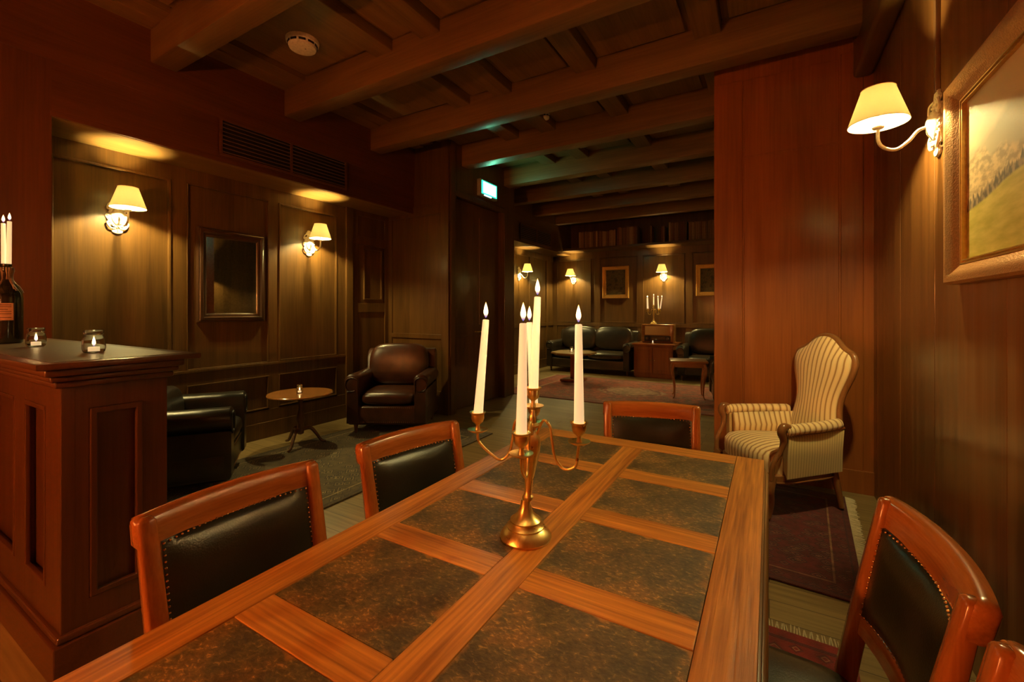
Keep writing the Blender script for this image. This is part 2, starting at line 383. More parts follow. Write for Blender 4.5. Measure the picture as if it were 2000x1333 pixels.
class MB:
    """collects shapes into ONE mesh"""
    def __init__(s): s.bm = bmesh.new()
    def _x(s, vs, M):
        if M is not None: bmesh.ops.transform(s.bm, matrix=M, verts=vs)
    def box(s, lo, hi, bevel=0.0, M=None, seg=2):
        c = [(a+b)/2 for a, b in zip(lo, hi)]; s.n = getattr(s, 'n', -1)+1
        d = [abs(b-a)+(s.n % 7)*0.00022 for a, b in zip(lo, hi)]     # never two coplanar faces in one mesh
        r = bmesh.ops.create_cube(s.bm, size=1.0)
        vs = r['verts']
        bmesh.ops.scale(s.bm, vec=d, verts=vs); bmesh.ops.translate(s.bm, vec=c, verts=vs)
        if bevel:
            es = list({e for v in vs for e in v.link_edges})
            g = bmesh.ops.bevel(s.bm, geom=es, offset=min(bevel, min(d)*0.49), segments=seg, affect='EDGES', profile=0.5)
            vs = list({v for v in g['verts']} | {v for v in vs if v.is_valid})
        s._x(vs, M); return s
    def grid(s, pts, close_u=False, close_v=False, uvs=None, M=None):
        """pts[i][j]"""
        n, m = len(pts), len(pts[0])
        V = [[s.bm.verts.new(p) for p in row] for row in pts]
        uvl = s.bm.loops.layers.uv.verify() if uvs else None
        for i in range(n if close_u else n-1):
            for j in range(m if close_v else m-1):
                a, b_, c, d = V[i][j], V[(i+1) % n][j], V[(i+1) % n][(j+1) % m], V[i][(j+1) % m]
                try: f = s.bm.faces.new((a, b_, c, d))
                except ValueError: continue
                if uvl:
                    for l, (ii, jj) in zip(f.loops, ((i, j), (i+1, j), (i+1, j+1), (i, j+1))):
                        l[uvl].uv = uvs[min(ii, n-1)][min(jj, m-1)]
        s._x([v for r in V for v in r], M); return V
    def lathe(s, prof, seg=32, loc=(0, 0, 0), M=None, cap=True):
        rows = []
        for r, z in prof:
            rows.append([(loc[0]+r*math.cos(2*PI*k/seg), loc[1]+r*math.sin(2*PI*k/seg), loc[2]+z) for k in range(seg)])
        V = s.grid(rows, close_v=True)
        if cap:
            for row in (V[0], V[-1]):
                if True:
                    try: s.bm.faces.new(row)
                    except ValueError: pass
        s._x([v for r in V for v in r], M); return s
    def tube(s, path, rad, seg=10, cap=True, M=None, uv=False, squash=None):
        path = [Vector(p) for p in path]; n = len(path)
        if not isinstance(rad, (list, tuple)): rad = [rad]*n
        rows = []; up = Vector((0, 0, 1)); prev = None
        for i, p in enumerate(path):
            t = (path[min(i+1, n-1)]-path[max(i-1, 0)]).normalized()
            if prev is None:
                a = up if abs(t.dot(up)) < 0.9 else Vector((1, 0, 0))
                x = t.cross(a).normalized()
            else:
                x = (prev - t*prev.dot(t)).normalized()
            prev = x; y = t.cross(x).normalized()
            sq = squash or (1, 1)
            rows.append([p + x*rad[i]*sq[0]*math.cos(2*PI*k/seg) + y*rad[i]*sq[1]*math.sin(2*PI*k/seg) for k in range(seg)])
        uvs = [[(i/(n-1), k/seg) for k in range(seg)] for i in range(n)] if uv else None
        V = s.grid(rows, close_v=True, uvs=uvs)
        if cap:
            for row in (V[0], V[-1]):
                try: s.bm.faces.new(row)
                except ValueError: pass
        s._x([v for r in V for v in r], M); return s
    def prism(s, poly, z0, z1, M=None, bevel=0.0):
        """2-D outline in local xy swept in z"""
        lo = [s.bm.verts.new((x, y, z0)) for x, y in poly]; hi = [s.bm.verts.new((x, y, z1)) for x, y in poly]
        n = len(poly); vs = lo+hi
        s.bm.faces.new(lo[::-1]); top = s.bm.faces.new(hi)
        for i in range(n): s.bm.faces.new((lo[i], lo[(i+1) % n], hi[(i+1) % n], hi[i]))
        if bevel:
            g = bmesh.ops.bevel(s.bm, geom=list(top.edges), offset=bevel, segments=2, affect='EDGES')
            vs = [v for v in vs if v.is_valid] + [v for v in g['verts']]
            vs = list(set(vs))
        s._x(vs, M); return s
    def squad(s, a, b, c, e=0.35, loc=(0, 0, 0), M=None, nu=28, nv=14, uvn=None):
        """superellipsoid cushion, half sizes a b c"""
        def f(w, p): return math.copysign(abs(w)**p, w)
        rows = []; uvs = []
        for i in range(nv+1):
            v = -PI/2 + PI*i/nv
            row = []; ur = []
            for j in range(nu):
                u = -PI + 2*PI*j/nu
                x = a*f(math.cos(v), e)*f(math.cos(u), e); y = b*f(math.cos(v), e)*f(math.sin(u), e); z = c*f(math.sin(v), 0.7)
                z *= (1 - 0.25*((x/a)**2)*((y/b)**2))
                row.append((loc[0]+x, loc[1]+y, loc[2]+z)); ur.append((x/a*0.5+0.5, y/b*0.5+0.5))
            rows.append(row); uvs.append(ur)
        V = s.grid(rows, close_v=True, uvs=uvs)
        s._x([v for r in V for v in r], M); return s
    def ball(s, r, loc, sub=1, flat=1.0):
        g = bmesh.ops.create_icosphere(s.bm, subdivisions=sub, radius=r)
        bmesh.ops.scale(s.bm, vec=(1, 1, flat), verts=g['verts']); bmesh.ops.translate(s.bm, vec=loc, verts=g['verts']); return s
    def build(s, name, mat, parent=None, smooth=None, M=None, loc=None):
        bmesh.ops.remove_doubles(s.bm, verts=s.bm.verts, dist=1e-5)
        bmesh.ops.recalc_face_normals(s.bm, faces=s.bm.faces)
        if M is not None: s.bm.transform(M)
        me = bpy.data.meshes.new(name); s.bm.to_mesh(me); s.bm.free()
        me.materials.append(mat)
        if smooth is not None:
            me.polygons.foreach_set('use_smooth', [True]*len(me.polygons))
            if smooth < 180: me.set_sharp_from_angle(angle=math.radians(smooth))
        o = bpy.data.objects.new(name, me); COL.objects.link(o)
        if parent: o.parent = parent
        if loc: o.location = loc
        return o
def boxo(name, lo, hi, mat, parent=None, bevel=0.0):
    return MB().box(lo, hi, bevel).build(name, mat, parent, smooth=40 if bevel else None)
def struct(o): o['kind'] = 'structure'; return o
def sbox(name, lo, hi, mat, bevel=0.0): return struct(boxo(name, lo, hi, mat, None, bevel))
def TR(x, y, z): return Matrix.Translation((x, y, z))
def RX(a): return Matrix.Rotation(a, 4, 'X')
def RY(a): return Matrix.Rotation(a, 4, 'Y')
def RZ(a): return Matrix.Rotation(a, 4, 'Z')
def bez(P, n=16):
    """Catmull-Rom through the points"""
    P = [Vector(p) for p in P]; out = []
    for i in range(len(P)-1):
        p0, p1, p2, p3 = P[max(i-1, 0)], P[i], P[i+1], P[min(i+2, len(P)-1)]
        for k in range(n):
            t = k/n
            out.append(0.5*((2*p1)+(-p0+p2)*t+(2*p0-5*p1+4*p2-p3)*t*t+(-p0+3*p1-3*p2+p3)*t**3))
    out.append(P[-1]); return out
def lamp(name, parent, loc, power, col, r=0.01):
    d = bpy.data.lights.new(name, 'POINT'); d.energy = power; d.color = col; d.shadow_soft_size = r
    o = bpy.data.objects.new(name, d); COL.objects.link(o); o.location = loc; o.parent = parent
    return o

# ------------------------------------------------------------------ the room
XL, XN, XR = -4.65, -4.166, 0.67          # niche wall, wall front above the niche, right wall
YB, YP, YF = -2.6, 4.13, 10.0             # wall behind the camera, partition, far wall
ZB, ZC = 3.29, 3.54                       # underside of beams, of ceiling boards
XRR = 2.6                                 # far room's right wall
sbox('floor', (-4.9, -2.9, -0.1), (2.9, 10.3, 0), floormat())
sbox('ceiling', (-4.9, -2.9, 3.62), (2.9, 10.3, 3.75), ceilwood('x'))

def panel_wall(name, plane, c, segs, z0, z1, mat, out, thick=0.2, frames=(), depth=0.02):
    """wall slab with raised stiles/rails. plane 'x' or 'y'; c its face coordinate; out = +-1 the side of the room"""
    mb = MB()
    def add(a0, a1, zz0, zz1, d0, d1, bev=0):
        lo, hi = sorted((c+out*d0, c+out*d1))
        if plane == 'x': mb.box((lo, a0, zz0), (hi, a1, zz1), bev)
        else: mb.box((a0, lo, zz0), (a1, hi, zz1), bev)
    a0, a1 = segs
    add(a0, a1, z0, z1, -thick, 0)
    for (b0, b1, q0, q1, dd) in frames:
        add(b0, b1, q0, q1, -0.001, dd, 0.004)
    o = mb.build(name, mat); return struct(o)

# left niche wall: stiles, rails, mouldings
fr = []
def stile(a, b, d=0.022, q0=0.0, q1=2.68): fr.append((a, b, q0, q1, d))
for a, b in ((1.0, 1.10), (1.87, 1.995), (2.765, 2.875), (3.625, 3.86), (4.42, 4.5)): stile(a, b)
stile(3.75, 3.85, 0.05)
for (a, b) in ((1.0, 3.75),):
    fr.append((a, b, 2.53, 2.68, 0.022)); fr.append((a, b, 0.66, 0.79, 0.022)); fr.append((a, b, 0.0, 0.17, 0.035)); fr.append((a, b, 0.165, 0.30, 0.025))
    fr.append((a, b, 0.775, 0.80, 0.034))
fr.append((3.86, 4.5, 2.60, 2.68, 0.018)); fr.append((3.86, 4.5, 2.22, 2.33, 0.018)); fr.append((3.86, 4.5, 1.33, 1.45, 0.018)); fr.append((3.86, 4.5, 0.0, 0.3, 0.02)); fr.append((3.86, 3.95, 0, 2.68, 0.018))
# thin mouldings round the panels
def ring(a0, a1, q0, q1, w=0.018, d=0.032):
    fr.extend([(a0, a1, q0, q0+w, d), (a0, a1, q1-w, q1, d), (a0, a0+w, q0, q1, d), (a1-w, a1, q0, q1, d)])
ring(1.10, 1.87, 0.80, 2.53); ring(1.995, 2.765, 0.80, 2.53, 0.010, 0.026); ring(2.875, 3.625, 0.80, 2.53)
ring(1.10, 1.87, 0.31, 0.66, 0.012, 0.028); ring(1.995, 2.765, 0.31, 0.66, 0.012, 0.028); ring(2.875, 3.625, 0.31, 0.66, 0.012, 0.028)
ring(4.05, 4.36, 1.50, 2.18, 0.012, 0.028)
panel_wall('wall_left', 'x', XL, (0.9, 4.6), 0, 3.6, wallwood(), 1, 0.2, fr)
sbox('wall_left', (XL-0.2, YB-0.1, 0), (XN, 1.0, 3.6), maroon())
# soffit over the niche
o = MB().box((XL, 1.0, 2.68), (XN, 4.5, 3.6)).box((XN-0.001, -2.5, 3.04), (XN+0.012, 4.5, 3.58), 0.003).box((XN-0.012, 0.995, 2.665), (XN+0.01, 4.5, 2.70), 0.003)
struct(o.build('ceiling_soffit', maroon('y')))
sbox('trim_2', (XL, 1.01, 2.664), (XN-0.015, 4.49, 2.679), wood('soffit_board_', (0.16, 0.08, 0.022), (0.28, 0.15, 0.042), 'y', 0.35, 0.3))
struct(MB().box((XL, 6.17, 2.68), (XN, YF, 3.6)).build('ceiling_soffit', wallwood('y')))
# wall at the end of the niche, facing the camera
fr = [(XL, -3.56, 2.62, 2.75, 0.02), (XL, XL+0.09, 0, 2.62, 0.02), (-3.68, -3.56, 0, 3.6, 0.022), (XL, -3.56, 0, 0.3, 0.02), (XL, -3.56, 0.98, 1.04, 0.02)]
panel_wall('wall_end', 'y', 4.5, (XL, -3.56), 0, 3.6, wallwood(), -1, 0.15, fr)
# return wall with the door under the exit sign
fr = [(4.51, 4.60, 0, 3.6, 0.02), (5.84, 6.17, 0, 3.6, 0.0), (5.84, 5.90, 0, 2.93, 0.02), (4.6, 5.84, 2.86, 2.93, 0.02)]
o = MB().box((-3.76, 4.506, 0), (-3.562, 4.60, 3.6)).box((-3.76, 5.84, 0), (-3.56, 6.17, 3.6)).box((-3.76, 4.6, 2.88), (-3.56, 5.84, 3.6))
for (b0, b1, q0, q1, dd) in fr:
    if dd: o.box((-3.561, b0, q0), (-3.56+dd, b1, q1), 0.004)
struct(o.build('wall_door', wallwood()))
sbox('wall_door', (XL, 4.65, 0), (-3.77, 6.17, 3.6), darkwood())
d = MB().box((-3.70, 4.61, 0.01), (-3.65, 5.83, 2.87))
for (a, b, p, q) in ((4.72, 5.14, 1.15, 2.7), (5.30, 5.72, 1.15, 2.7), (4.72, 5.14, 0.2, 1.0), (5.30, 5.72, 0.2, 1.0)):
    d.box((-3.651, a, p), (-3.64, b, q), 0.004)
dd = d.build('door_1', darkwood()); struct(dd)
h = MB().tube([(-3.65, 5.2, 1.05), (-3.60, 5.2, 1.05), (-3.595, 5.2, 1.05), (-3.59, 5.31, 1.05)], 0.009, 8).build('door_handle', brass(), dd, 60)
# far room: left, back, right walls
fr = []
for a in (6.17, 7.0, 7.86, 8.72, 9.58): stile(a, a+0.11, 0.02)
fr += [(6.17, YF, 2.55, 2.68, 0.02), (6.17, YF, 0.98, 1.06, 0.02), (6.17, YF, 0, 0.2, 0.03)]
panel_wall('wall_left', 'x', XL, (6.0, YF+0.2), 0, 3.6, wallwood(), 1, 0.2, fr)
fr = []
for a in (-4.65, -3.56, -2.56, -1.53, -0.5, 0.5, 1.5): stile(a, a+0.12, 0.025, 0, 2.74)
fr += [(XL, XRR, 2.58, 2.74, 0.025), (XL, XRR, 0.98, 1.06, 0.03), (XL, XRR, 0, 0.2, 0.03)]
for a in (-4.53, -3.44, -2.44, -1.41, -0.38, 0.62): ring(a, a+0.88, 1.07, 2.57, 0.014, 0.03)
panel_wall('wall_far', 'y', YF, (XL, XRR+0.2), 0, 3.6, wallwood(), -1, 0.2, fr)
sbox('wall_right', (XRR, YP, 0), (XRR+0.2, YF, 3.6), wallwood())
# partition with the flush panel
fr = [(-0.406, -0.192, 0, ZB-0.02, 0.012), (-0.180, 0.455, 0.18, 2.62, 0.006), (0.468, 0.60, 0, ZB, 0.012), (-0.180, 0.455, 2.632, ZB-0.03, 0.006), (0.605, XR, 0, ZB, 0.004), (-0.406, XR, 0, 0.17, 0.022)]
panel_wall('wall_partition', 'y', YP, (-0.406, XR), 0, 3.6, redwood(), -1, 0.14, fr)
sbox('wall_partition', (XR, YP, 0), (XRR, YP+0.14, 3.6), wallwood())
# right wall: broad veneer boards
mb = MB().box((XR, YB-0.1, 0), (XR+0.2, YP+0.14, 3.6))
y = YB
for w in (0.92, 0.92, 0.92, 0.92, 0.33, 0.62, 0.72, 0.62, 0.62, 0.5):
    if y+w > YP: w = YP-y-0.002
    if w > 0.05: mb.box((XR-0.008, y+0.002, 0.0), (XR+0.001, y+w-0.002, 3.5), 0.002)
    y += w
struct(mb.build('wall_right', wood('veneer_', (0.115, 0.045, 0.011), (0.24, 0.098, 0.024), 'z', 0.36, 0.35, 0.8, wavy=True)))
struct(MB().box((XR-0.13, YB, 3.08), (XR-0.008, YP, 3.6), 0.03, seg=4).build('trim_1', wallwood('y'), smooth=40))
# wall behind the camera
fr = []
for a in (-4.1, -3.0, -1.9, -0.8, 0.2): fr.append((a, a+0.12, 0, 3.3, 0.02))
fr += [(XN, XR, 0.9, 1.0, 0.02), (XN, XR, 0, 0.2, 0.03)]
panel_wall('wall_back', 'y', YB, (XN, XR), 0, 3.6, redwood(), 1, 0.2, fr)

# ceiling boards between the beams, and the beams
BW = 0.175
bars = [1.72-1.076*k for k in (4, 3, 2, 1)] + [1.72, 2.815, 3.91, 4.945, 6.03, 7.10, 8.17, 9.25]
for i, yb in enumerate(bars):
    xr = XR-0.12 if yb < YP else XRR
    nb = MB().box((XN if yb < 9.3 else XL, yb-BW, ZB), (xr, yb, 3.6), 0.008)
    struct(nb.build('ceiling_beam', ceilwood('x'), smooth=30))
edges = bars + [YF+0.1]
prev = YB
k = 0
for yb in edges:
    y0, y1 = prev, yb-(BW if yb < YF else 0)
    xr = XR if y0 < YP-0.3 else XRR
    if y1-y0 > 0.1:
        mb = MB()
        mb.box((XN, y0, ZC), (-3.99, y1, 3.63), 0.004)
        mb.box((-3.99, y0, ZC+0.015), (-3.83, y1, 3.63))
        x = -3.79; j = 0
        for xc in [-3.30, -2.28, -1.42, -0.42, 0.62, 1.6, 2.55]:
            if xc > xr: xc = xr
            if xc <= x: break
            a, b = x, min(xc-0.10, xr)
            if j == 0: a, b = x, -2.88
            mb.box((a, y0, 3.585), (b, y1, 3.63))
            mb.box((a+0.05, y0+0.05, 3.555), (b-0.05, y1-0.05, 3.59), 0.006)
            jx = b
            if jx < xr-0.2: mb.box((jx+0.01, y0, 3.495), (jx+0.20, y1, 3.63), 0.006)
            x = jx+0.21; j += 1
        struct(mb.build('ceiling_boards', ceilwood('y')))
    prev = yb

# ------------------------------------------------------------------ vents, sign, detectors
def vent(y0, y1, label):
    X = XN+0.012
    t = thing('wall_vent', label, 'vent', (X, y0, 2.72))
    L = y1-y0; H = 0.33
    f = MB(); w = 0.022
    for lo, hi in (((0, 0, 0), (0.014, L, w)), ((0, 0, H-w), (0.014, L, H)), ((0, 0, 0), (0.014, w, H)), ((0, L-w, 0), (0.014, L, H)), ((0, L/2-w/2, 0), (0.014, L/2+w/2, H))): f.box(lo, hi, 0.002)
    f.build('frame', wood('vent_wood_', (0.10, 0.035, 0.012), (0.19, 0.07, 0.022), 'y', 0.35, 0.3, 1.0), t)
    boxo('backing', (-0.004, 0.01, 0.01), (-0.001, L-0.01, H-0.01), plain('vent_dark', (0.01, 0.007, 0.004), 0.9), t)
    for s0, s1 in ((w, L/2-w/2), (L/2+w/2, L-w)):
        for q in range(8):
            z = w+0.018+q*0.0355
            MB().box((-0.012, 0, -0.0035), (0.012, s1-s0, 0.0035), 0.001, M=TR(0.002, s0, z) @ RY(0.6)).build('slat', wood('vent_wood_', (0.10, 0.035, 0.012), (0.19, 0.07, 0.022), 'y', 0.35, 0.3, 1.0), t)
    return t
vent(2.04, 3.38, 'long slatted wooden air vent above the mirror and two wall lamps')
vent(7.43, 8.82, 'slatted wooden air vent high on the left of the far lounge')
# exit sign
t = thing('exit_sign', 'glowing green emergency exit sign above the dark doorway', 'sign', (-3.515, 5.34, 2.98))
boxo('housing', (-0.045, -0.22, 0), (0.018, 0.22, 0.235), plain('sign_housing', (0.35, 0.38, 0.36), 0.5), t, 0.006)
boxo('lens', (0.018, -0.195, 0.03), (0.026, 0.195, 0.215), emis('sign_green', (0.03, 0.85, 0.42), 0.6), t)
boxo('pictogram', (0.026, -0.165, 0.045), (0.030, 0.165, 0.20), emis('sign_white', (0.62, 1.0, 0.86), 0.85), t)
boxo('status_light', (0.018, -0.13, 0.008), (0.028, 0.05, 0.022), emis('sign_white', (0.62, 1.0, 0.86), 0.85), t)
d_ = bpy.data.lights.new('exit_glow', 'AREA'); d_.shape = 'RECTANGLE'; d_.size = 0.33; d_.size_y = 0.16; d_.energy = 0.8; d_.color = (0.16, 1.0, 0.52)
o_ = bpy.data.objects.new('exit_glow', d_); COL.objects.link(o_); o_.parent = t; o_.location = (0.05, 0, 0.12); o_.rotation_euler = (0, -PI/2, 0)
# smoke detectors
def detector(loc, r, label):
    t = thing('smoke_detector', label, 'smoke detector', loc)
    w = plain('detector_white', (0.80, 0.76, 0.70), 0.35)
    MB().lathe([(r, 0), (r, -0.012), (r*0.97, -0.03), (r*0.84, -0.034)], 40).build('base', w, t, 40)
    MB().lathe([(r*0.84, -0.03), (r*0.86, -0.05), (r*0.80, -0.068), (r*0.5, -0.078), (0.001, -0.081)], 40).build('cover', w, t, 50)
    for k in range(10):
        a = 2*PI*k/10
        MB().box((r*0.84, -r*0.2, -0.049), (r*0.885, r*0.2, -0.033), M=RZ(a)).build('slot', plain('detector_slot', (0.02, 0.015, 0.01), 0.8), t)
    MB().ball(r*0.05, (r*0.3, 0, -0.078), 2).build('status_light', plain('lens_grey', (0.3, 0.3, 0.3), 0.2), t, 60)
    return t
detector((-3.28, 2.24, 3.555), 0.125, 'large round white smoke detector on a ceiling panel between the beams')
detector((-2.18, 4.48, 3.585), 0.055, 'small round white smoke detector on the ceiling above the candelabra')
t = thing('ceiling_unit', 'small pale rectangular unit on the ceiling beyond the exit sign', 'ceiling light', (-2.22, 5.5, 3.585))
boxo('body', (-0.14, -0.08, -0.05), (0.14, 0.08, 0), plain('unit_white', (0.7, 0.66, 0.58), 0.5), t, 0.01)
boxo('diffuser', (-0.12, -0.06, -0.06), (0.12, 0.06, -0.05), plain('unit_lens', (0.78, 0.74, 0.66), 0.3), t, 0.004)

# ------------------------------------------------------------------ wall sconces
def make_sconce(reach=0.215):
    t = thing('wall_sconce', 'x', 'wall lamp')
    w = plain('sconce_white', (0.85, 0.80, 0.68), 0.45, bump=0.3, bscale=90)
    # rococo back plate, outline in local XZ, extruded along +Y
    R = RX(PI/2)
    pts = []
    for k in range(64):
        a = 2*PI*k/64
        r = 0.082 + 0.010*math.cos(8*a) + 0.006*math.cos(3*a+0.6)
        pts.append((r*math.cos(a)*0.80, r*math.sin(a)*1.25))
    m = MB(); F = Matrix(((1, 0, 0, 0), (0, 0, 1, 0), (0, 1, 0, 0), (0, 0, 0, 1)))
    m.prism(pts, 0.0, 0.014, M=F, bevel=0.005)
    m.prism([(0.036*math.cos(a)*(1.0), -0.118+0.026*math.sin(a)) for a in [2*PI*k/20 for k in range(20)]], 0, 0.012, M=F, bevel=0.004)
    m.prism([((0.03+0.008*math.cos(6*a))*math.cos(a), 0.122+0.036*math.sin(a)) for a in [2*PI*k/30 for k in range(30)]], 0, 0.013, M=F, bevel=0.004)
    m.lathe([(0.052, 0.012), (0.050, 0.024), (0.040, 0.030), (0.030, 0.040), (0.012, 0.046)], 28, M=F @ Matrix.Diagonal((0.85, 1.35, 1, 1)))
    for k in range(22):
        a = 2*PI*k/22
        m.ball(0.0085, (0.060*math.cos(a), 0.016, 0.090*math.sin(a)), 1)
    for sx in (-1, 1):
        m.tube(bez([(sx*0.02, 0.014, 0.11), (sx*0.055, 0.02, 0.10), (sx*0.07, 0.018, 0.06), (sx*0.045, 0.02, 0.05)], 5), 0.006, 6)
        m.tube(bez([(sx*0.015, 0.014, -0.10), (sx*0.05, 0.02, -0.095), (sx*0.068, 0.018, -0.055), (sx*0.045, 0.02, -0.045)], 5), 0.006, 6)
    m.build('backplate', w, t, 50)
    a = MB().tube(bez([(0, 0.03, -0.005), (0, 0.07, -0.012), (0, 0.105, -0.055), (0, 0.15, -0.085), (0, 0.195, -0.068), (0, reach, -0.03), (0, reach, 0.03)], 7), 0.0075, 10)
    a.build('arm', w, t, 60)
    s = MB().lathe([(0.006, 0.02), (0.022, 0.025), (0.024, 0.032), (0.012, 0.036), (0.012, 0.085), (0.001, 0.086)], 20, loc=(0, reach, 0))
    s.build('candle_sleeve', w, t, 40)
    MB().lathe([(0.001, 0.085), (0.012, 0.09), (0.016, 0.105), (0.012, 0.125), (0.001, 0.142)], 16, loc=(0, reach, 0)).build('bulb', emis('bulb_glow', (1, 0.75, 0.4), 8), t, 180)
    sh = MB()
    z0, z1, r0, r1 = 0.048, 0.212, 0.116, 0.066
    n = 44
    rows = [[(r*math.cos(2*PI*k/n), reach+r*math.sin(2*PI*k/n), z) for k in range(n)] for r, z in ((r0, z0), (r0, z0+0.004), ((r0+r1)/2, (z0+z1)/2), (r1, z1-0.003), (r1, z1))]
    sh.grid(rows, close_v=True)
    so = sh.build('lamp_shade', shademat(), t, 180)
    so.modifiers.new('s', 'SOLIDIFY').thickness = 0.0012
    for rr, zz in ((r0, z0), (r1, z1)):
        MB().tube([(rr*math.cos(2*PI*k/n), reach+rr*math.sin(2*PI*k/n), zz) for k in range(n+1)], 0.0016, 6).build('shade_rim', plain('shade_tape', (0.75, 0.55, 0.28), 0.7), t, 60)
    l = lamp('bulb_light', t, (0, reach, 0.105), BULB, C_BULB, 0.022)
    return t
sc0 = make_sconce()
sconces = [
    ((XL+0.002, 1.50, 2.13), -PI/2, 'cream-shaded white wall lamp on the niche panel above the bar counter'),
    ((XL+0.002, 3.25, 2.13), -PI/2, 'cream-shaded white wall lamp right of the framed mirror'),
    ((XR-0.009, 2.68, 2.195), PI/2, 'cream-shaded white wall lamp beside the large landscape painting'),
    ((XL+0.002, 8.25, 2.13), -PI/2, 'wall lamp on the left wall of the far lounge under the vent'),
    ((-4.10, YF-0.002, 2.13), PI, 'wall lamp on the far wall above the left sofa, near the corner'),
    ((-1.99, YF-0.002, 2.13), PI, 'wall lamp on the far wall above the radio and candelabra'),
    ((0.12, YF-0.002, 2.13), PI, 'wall lamp on the far wall hidden behind the partition'),
    ((XRR-0.002, 7.6, 2.13), PI/2, 'wall lamp on the right wall of the far lounge'),
    ((XRR-0.002, 5.4, 2.13), PI/2, 'wall lamp on the lounge wall behind the partition'),
]
for i, (loc, rz, lab) in enumerate(sconces):
    o = sc0 if i == 0 else copy_tree(sc0)
    place(o, loc, rz, lab, 'wall lamps with cream shades')
# cable cover above the right lamp
tag(boxo('cable_cover', (XR-0.026, 2.665, 2.34), (XR-0.008, 2.695, 3.08), darkwood(), None, 0.003), 'dark vertical cable cover running from the ceiling to the right wall lamp', 'cable cover')

# ------------------------------------------------------------------ pictures and mirror
def frame_obj(t, w, h, fw, fd, mat, prof, name='frame'):
    """mitred frame in local XZ facing +Y; prof = [(across 0..1, out)]"""
    m = MB(); rows = []
    cs = [(-1, -1), (1, -1), (1, 1), (-1, 1)]
    for a, o in prof:
        x = w/2-a*fw; z = h/2-a*fw
        rows.append([(cx*x, o*fd, cz*z) for cx, cz in cs])
    m.grid(rows, close_v=True)
    return m.build(name, mat, t, 35)
def canvas(t, w, h, mat, d=0.004, name='canvas'):
    m = MB()
    m.grid([[(-w/2, d, -h/2), (-w/2, d, h/2)], [(w/2, d, -h/2), (w/2, d, h/2)]], uvs=[[(0, 0), (0, 1)], [(1, 0), (1, 1)]])
    o = m.build(name, mat, t); o.modifiers.new('s', 'SOLIDIFY').thickness = -0.003; return o
# big landscape
t = thing('landscape_painting', 'large mountain landscape painting in a broad copper-gilt frame on the right wall', 'painting', (XR-0.009, 1.90, 1.857), PI/2)
gilt = plain('copper_gilt', (0.62, 0.30, 0.12), 0.42, 0.55, bump=0.5, bscale=160)
frame_obj(t, 1.08, 0.79, 0.075, 0.05, gilt, [(0, 0), (0, 0.75), (0.12, 1.0), (0.35, 0.98), (0.7, 0.62), (1.0, 0.35), (1.0, 0)])
frame_obj(t, 0.93, 0.64, 0.018, 0.02, plain('gilt_slip', (0.6, 0.38, 0.12), 0.35, 0.7), [(0, 0.0), (0, 1), (0.3, 1), (0.4, 0.6), (0.65, 0.6), (0.75, 0.9), (1, 0.9), (1, 0.2)], 'inner_slip')
canvas(t, 0.90, 0.61, paintmat('landscape'))
def small_pic(x, w, h, z, label):
    t = thing('framed_painting', label, 'painting', (x, YF-0.004, z), PI)
    frame_obj(t, w, h, 0.085, 0.045, plain('gold_leaf', (0.66, 0.36, 0.09), 0.4, 0.5, bump=0.4), [(0, 0), (0, 0.8), (0.15, 1.0), (0.5, 0.7), (0.8, 0.75), (1.0, 0.4), (1.0, 0)])
    canvas(t, w-0.16, h-0.16, paintmat('dark'))
small_pic(-3.06, 0.62, 0.74, 2.0, 'dark painting in a gold frame on the far wall above the left sofa')
small_pic(-1.02, 0.62, 0.66, 1.985, 'gold-framed painting on the far wall partly hidden by the partition')
# mirror
t = thing('wall_mirror', 'tall mirror in a dark moulded wood frame between two wall lamps', 'mirror', (XL+0.002, 2.40, 1.695), -PI/2)
frame_obj(t, 0.64, 0.90, 0.085, 0.045, wood('ebonised_', (0.035, 0.016, 0.008), (0.07, 0.03, 0.012), 'z', 0.3, 0.4), [(0, 0), (0, 0.5), (0.08, 0.8), (0.18, 0.75), (0.3, 0.95), (0.5, 1.0), (0.62, 0.6), (0.8, 0.55), (0.9, 0.4), (1, 0.2), (1, 0)])
canvas(t, 0.48, 0.74, plain('mirror_glass', (0.92, 0.92, 0.90), 0.02, 1.0), 0.008, 'mirror_glass')

# ------------------------------------------------------------------ dining table
TX0, TX1, TZ = -1.0, -0.017, 0.76
TY1 = 2.03
t = thing('dining_table', 'long oak dining table inlaid with dark slate tiles, brass candelabra on top', 'table', (0, 0, 0))
rows = [(1.66, 1.925)] + [(1.66-0.095-0.27-0.365*k, 1.66-0.095-0.365*k) for k in range(6)]
rows = [(1.66, 1.925), (1.283, 1.565), (0.916, 1.190), (0.552, 0.831), (0.188, 0.470), (-0.177, 0.105), (-0.54, -0.26)]
TY0 = -0.64
txl = (-0.905, -0.557); txr = (-0.470, -0.115)
th = 0.032
def board(lo, hi, ax):
    MB().box((lo[0], lo[1], TZ-th), (hi[0], hi[1], TZ), 0.0015).build('frame_board', tablewood(ax), t)
g = 0.0008
board((TX0, TY0, 0), (txl[0]-g, TY1, 0), 'y'); board((txr[1]+g, TY0, 0), (TX1, TY1, 0), 'y')
board((txl[0]+g, rows[0][1]+g, 0), (txr[1]-g, TY1, 0), 'x'); board((txl[0]+g, TY0, 0), (txr[1]-g, rows[-1][0]-g, 0), 'x')
board((txl[1]+g, rows[-1][0]+g, 0), (txr[0]-g, rows[0][1]-g, 0), 'y')
for i in range(len(rows)-1):
    a, b = rows[i+1][1], rows[i][0]
    for x0, x1 in (txl, txr): board((x0+g, a+g, 0), (x1-g, b-g, 0), 'x')
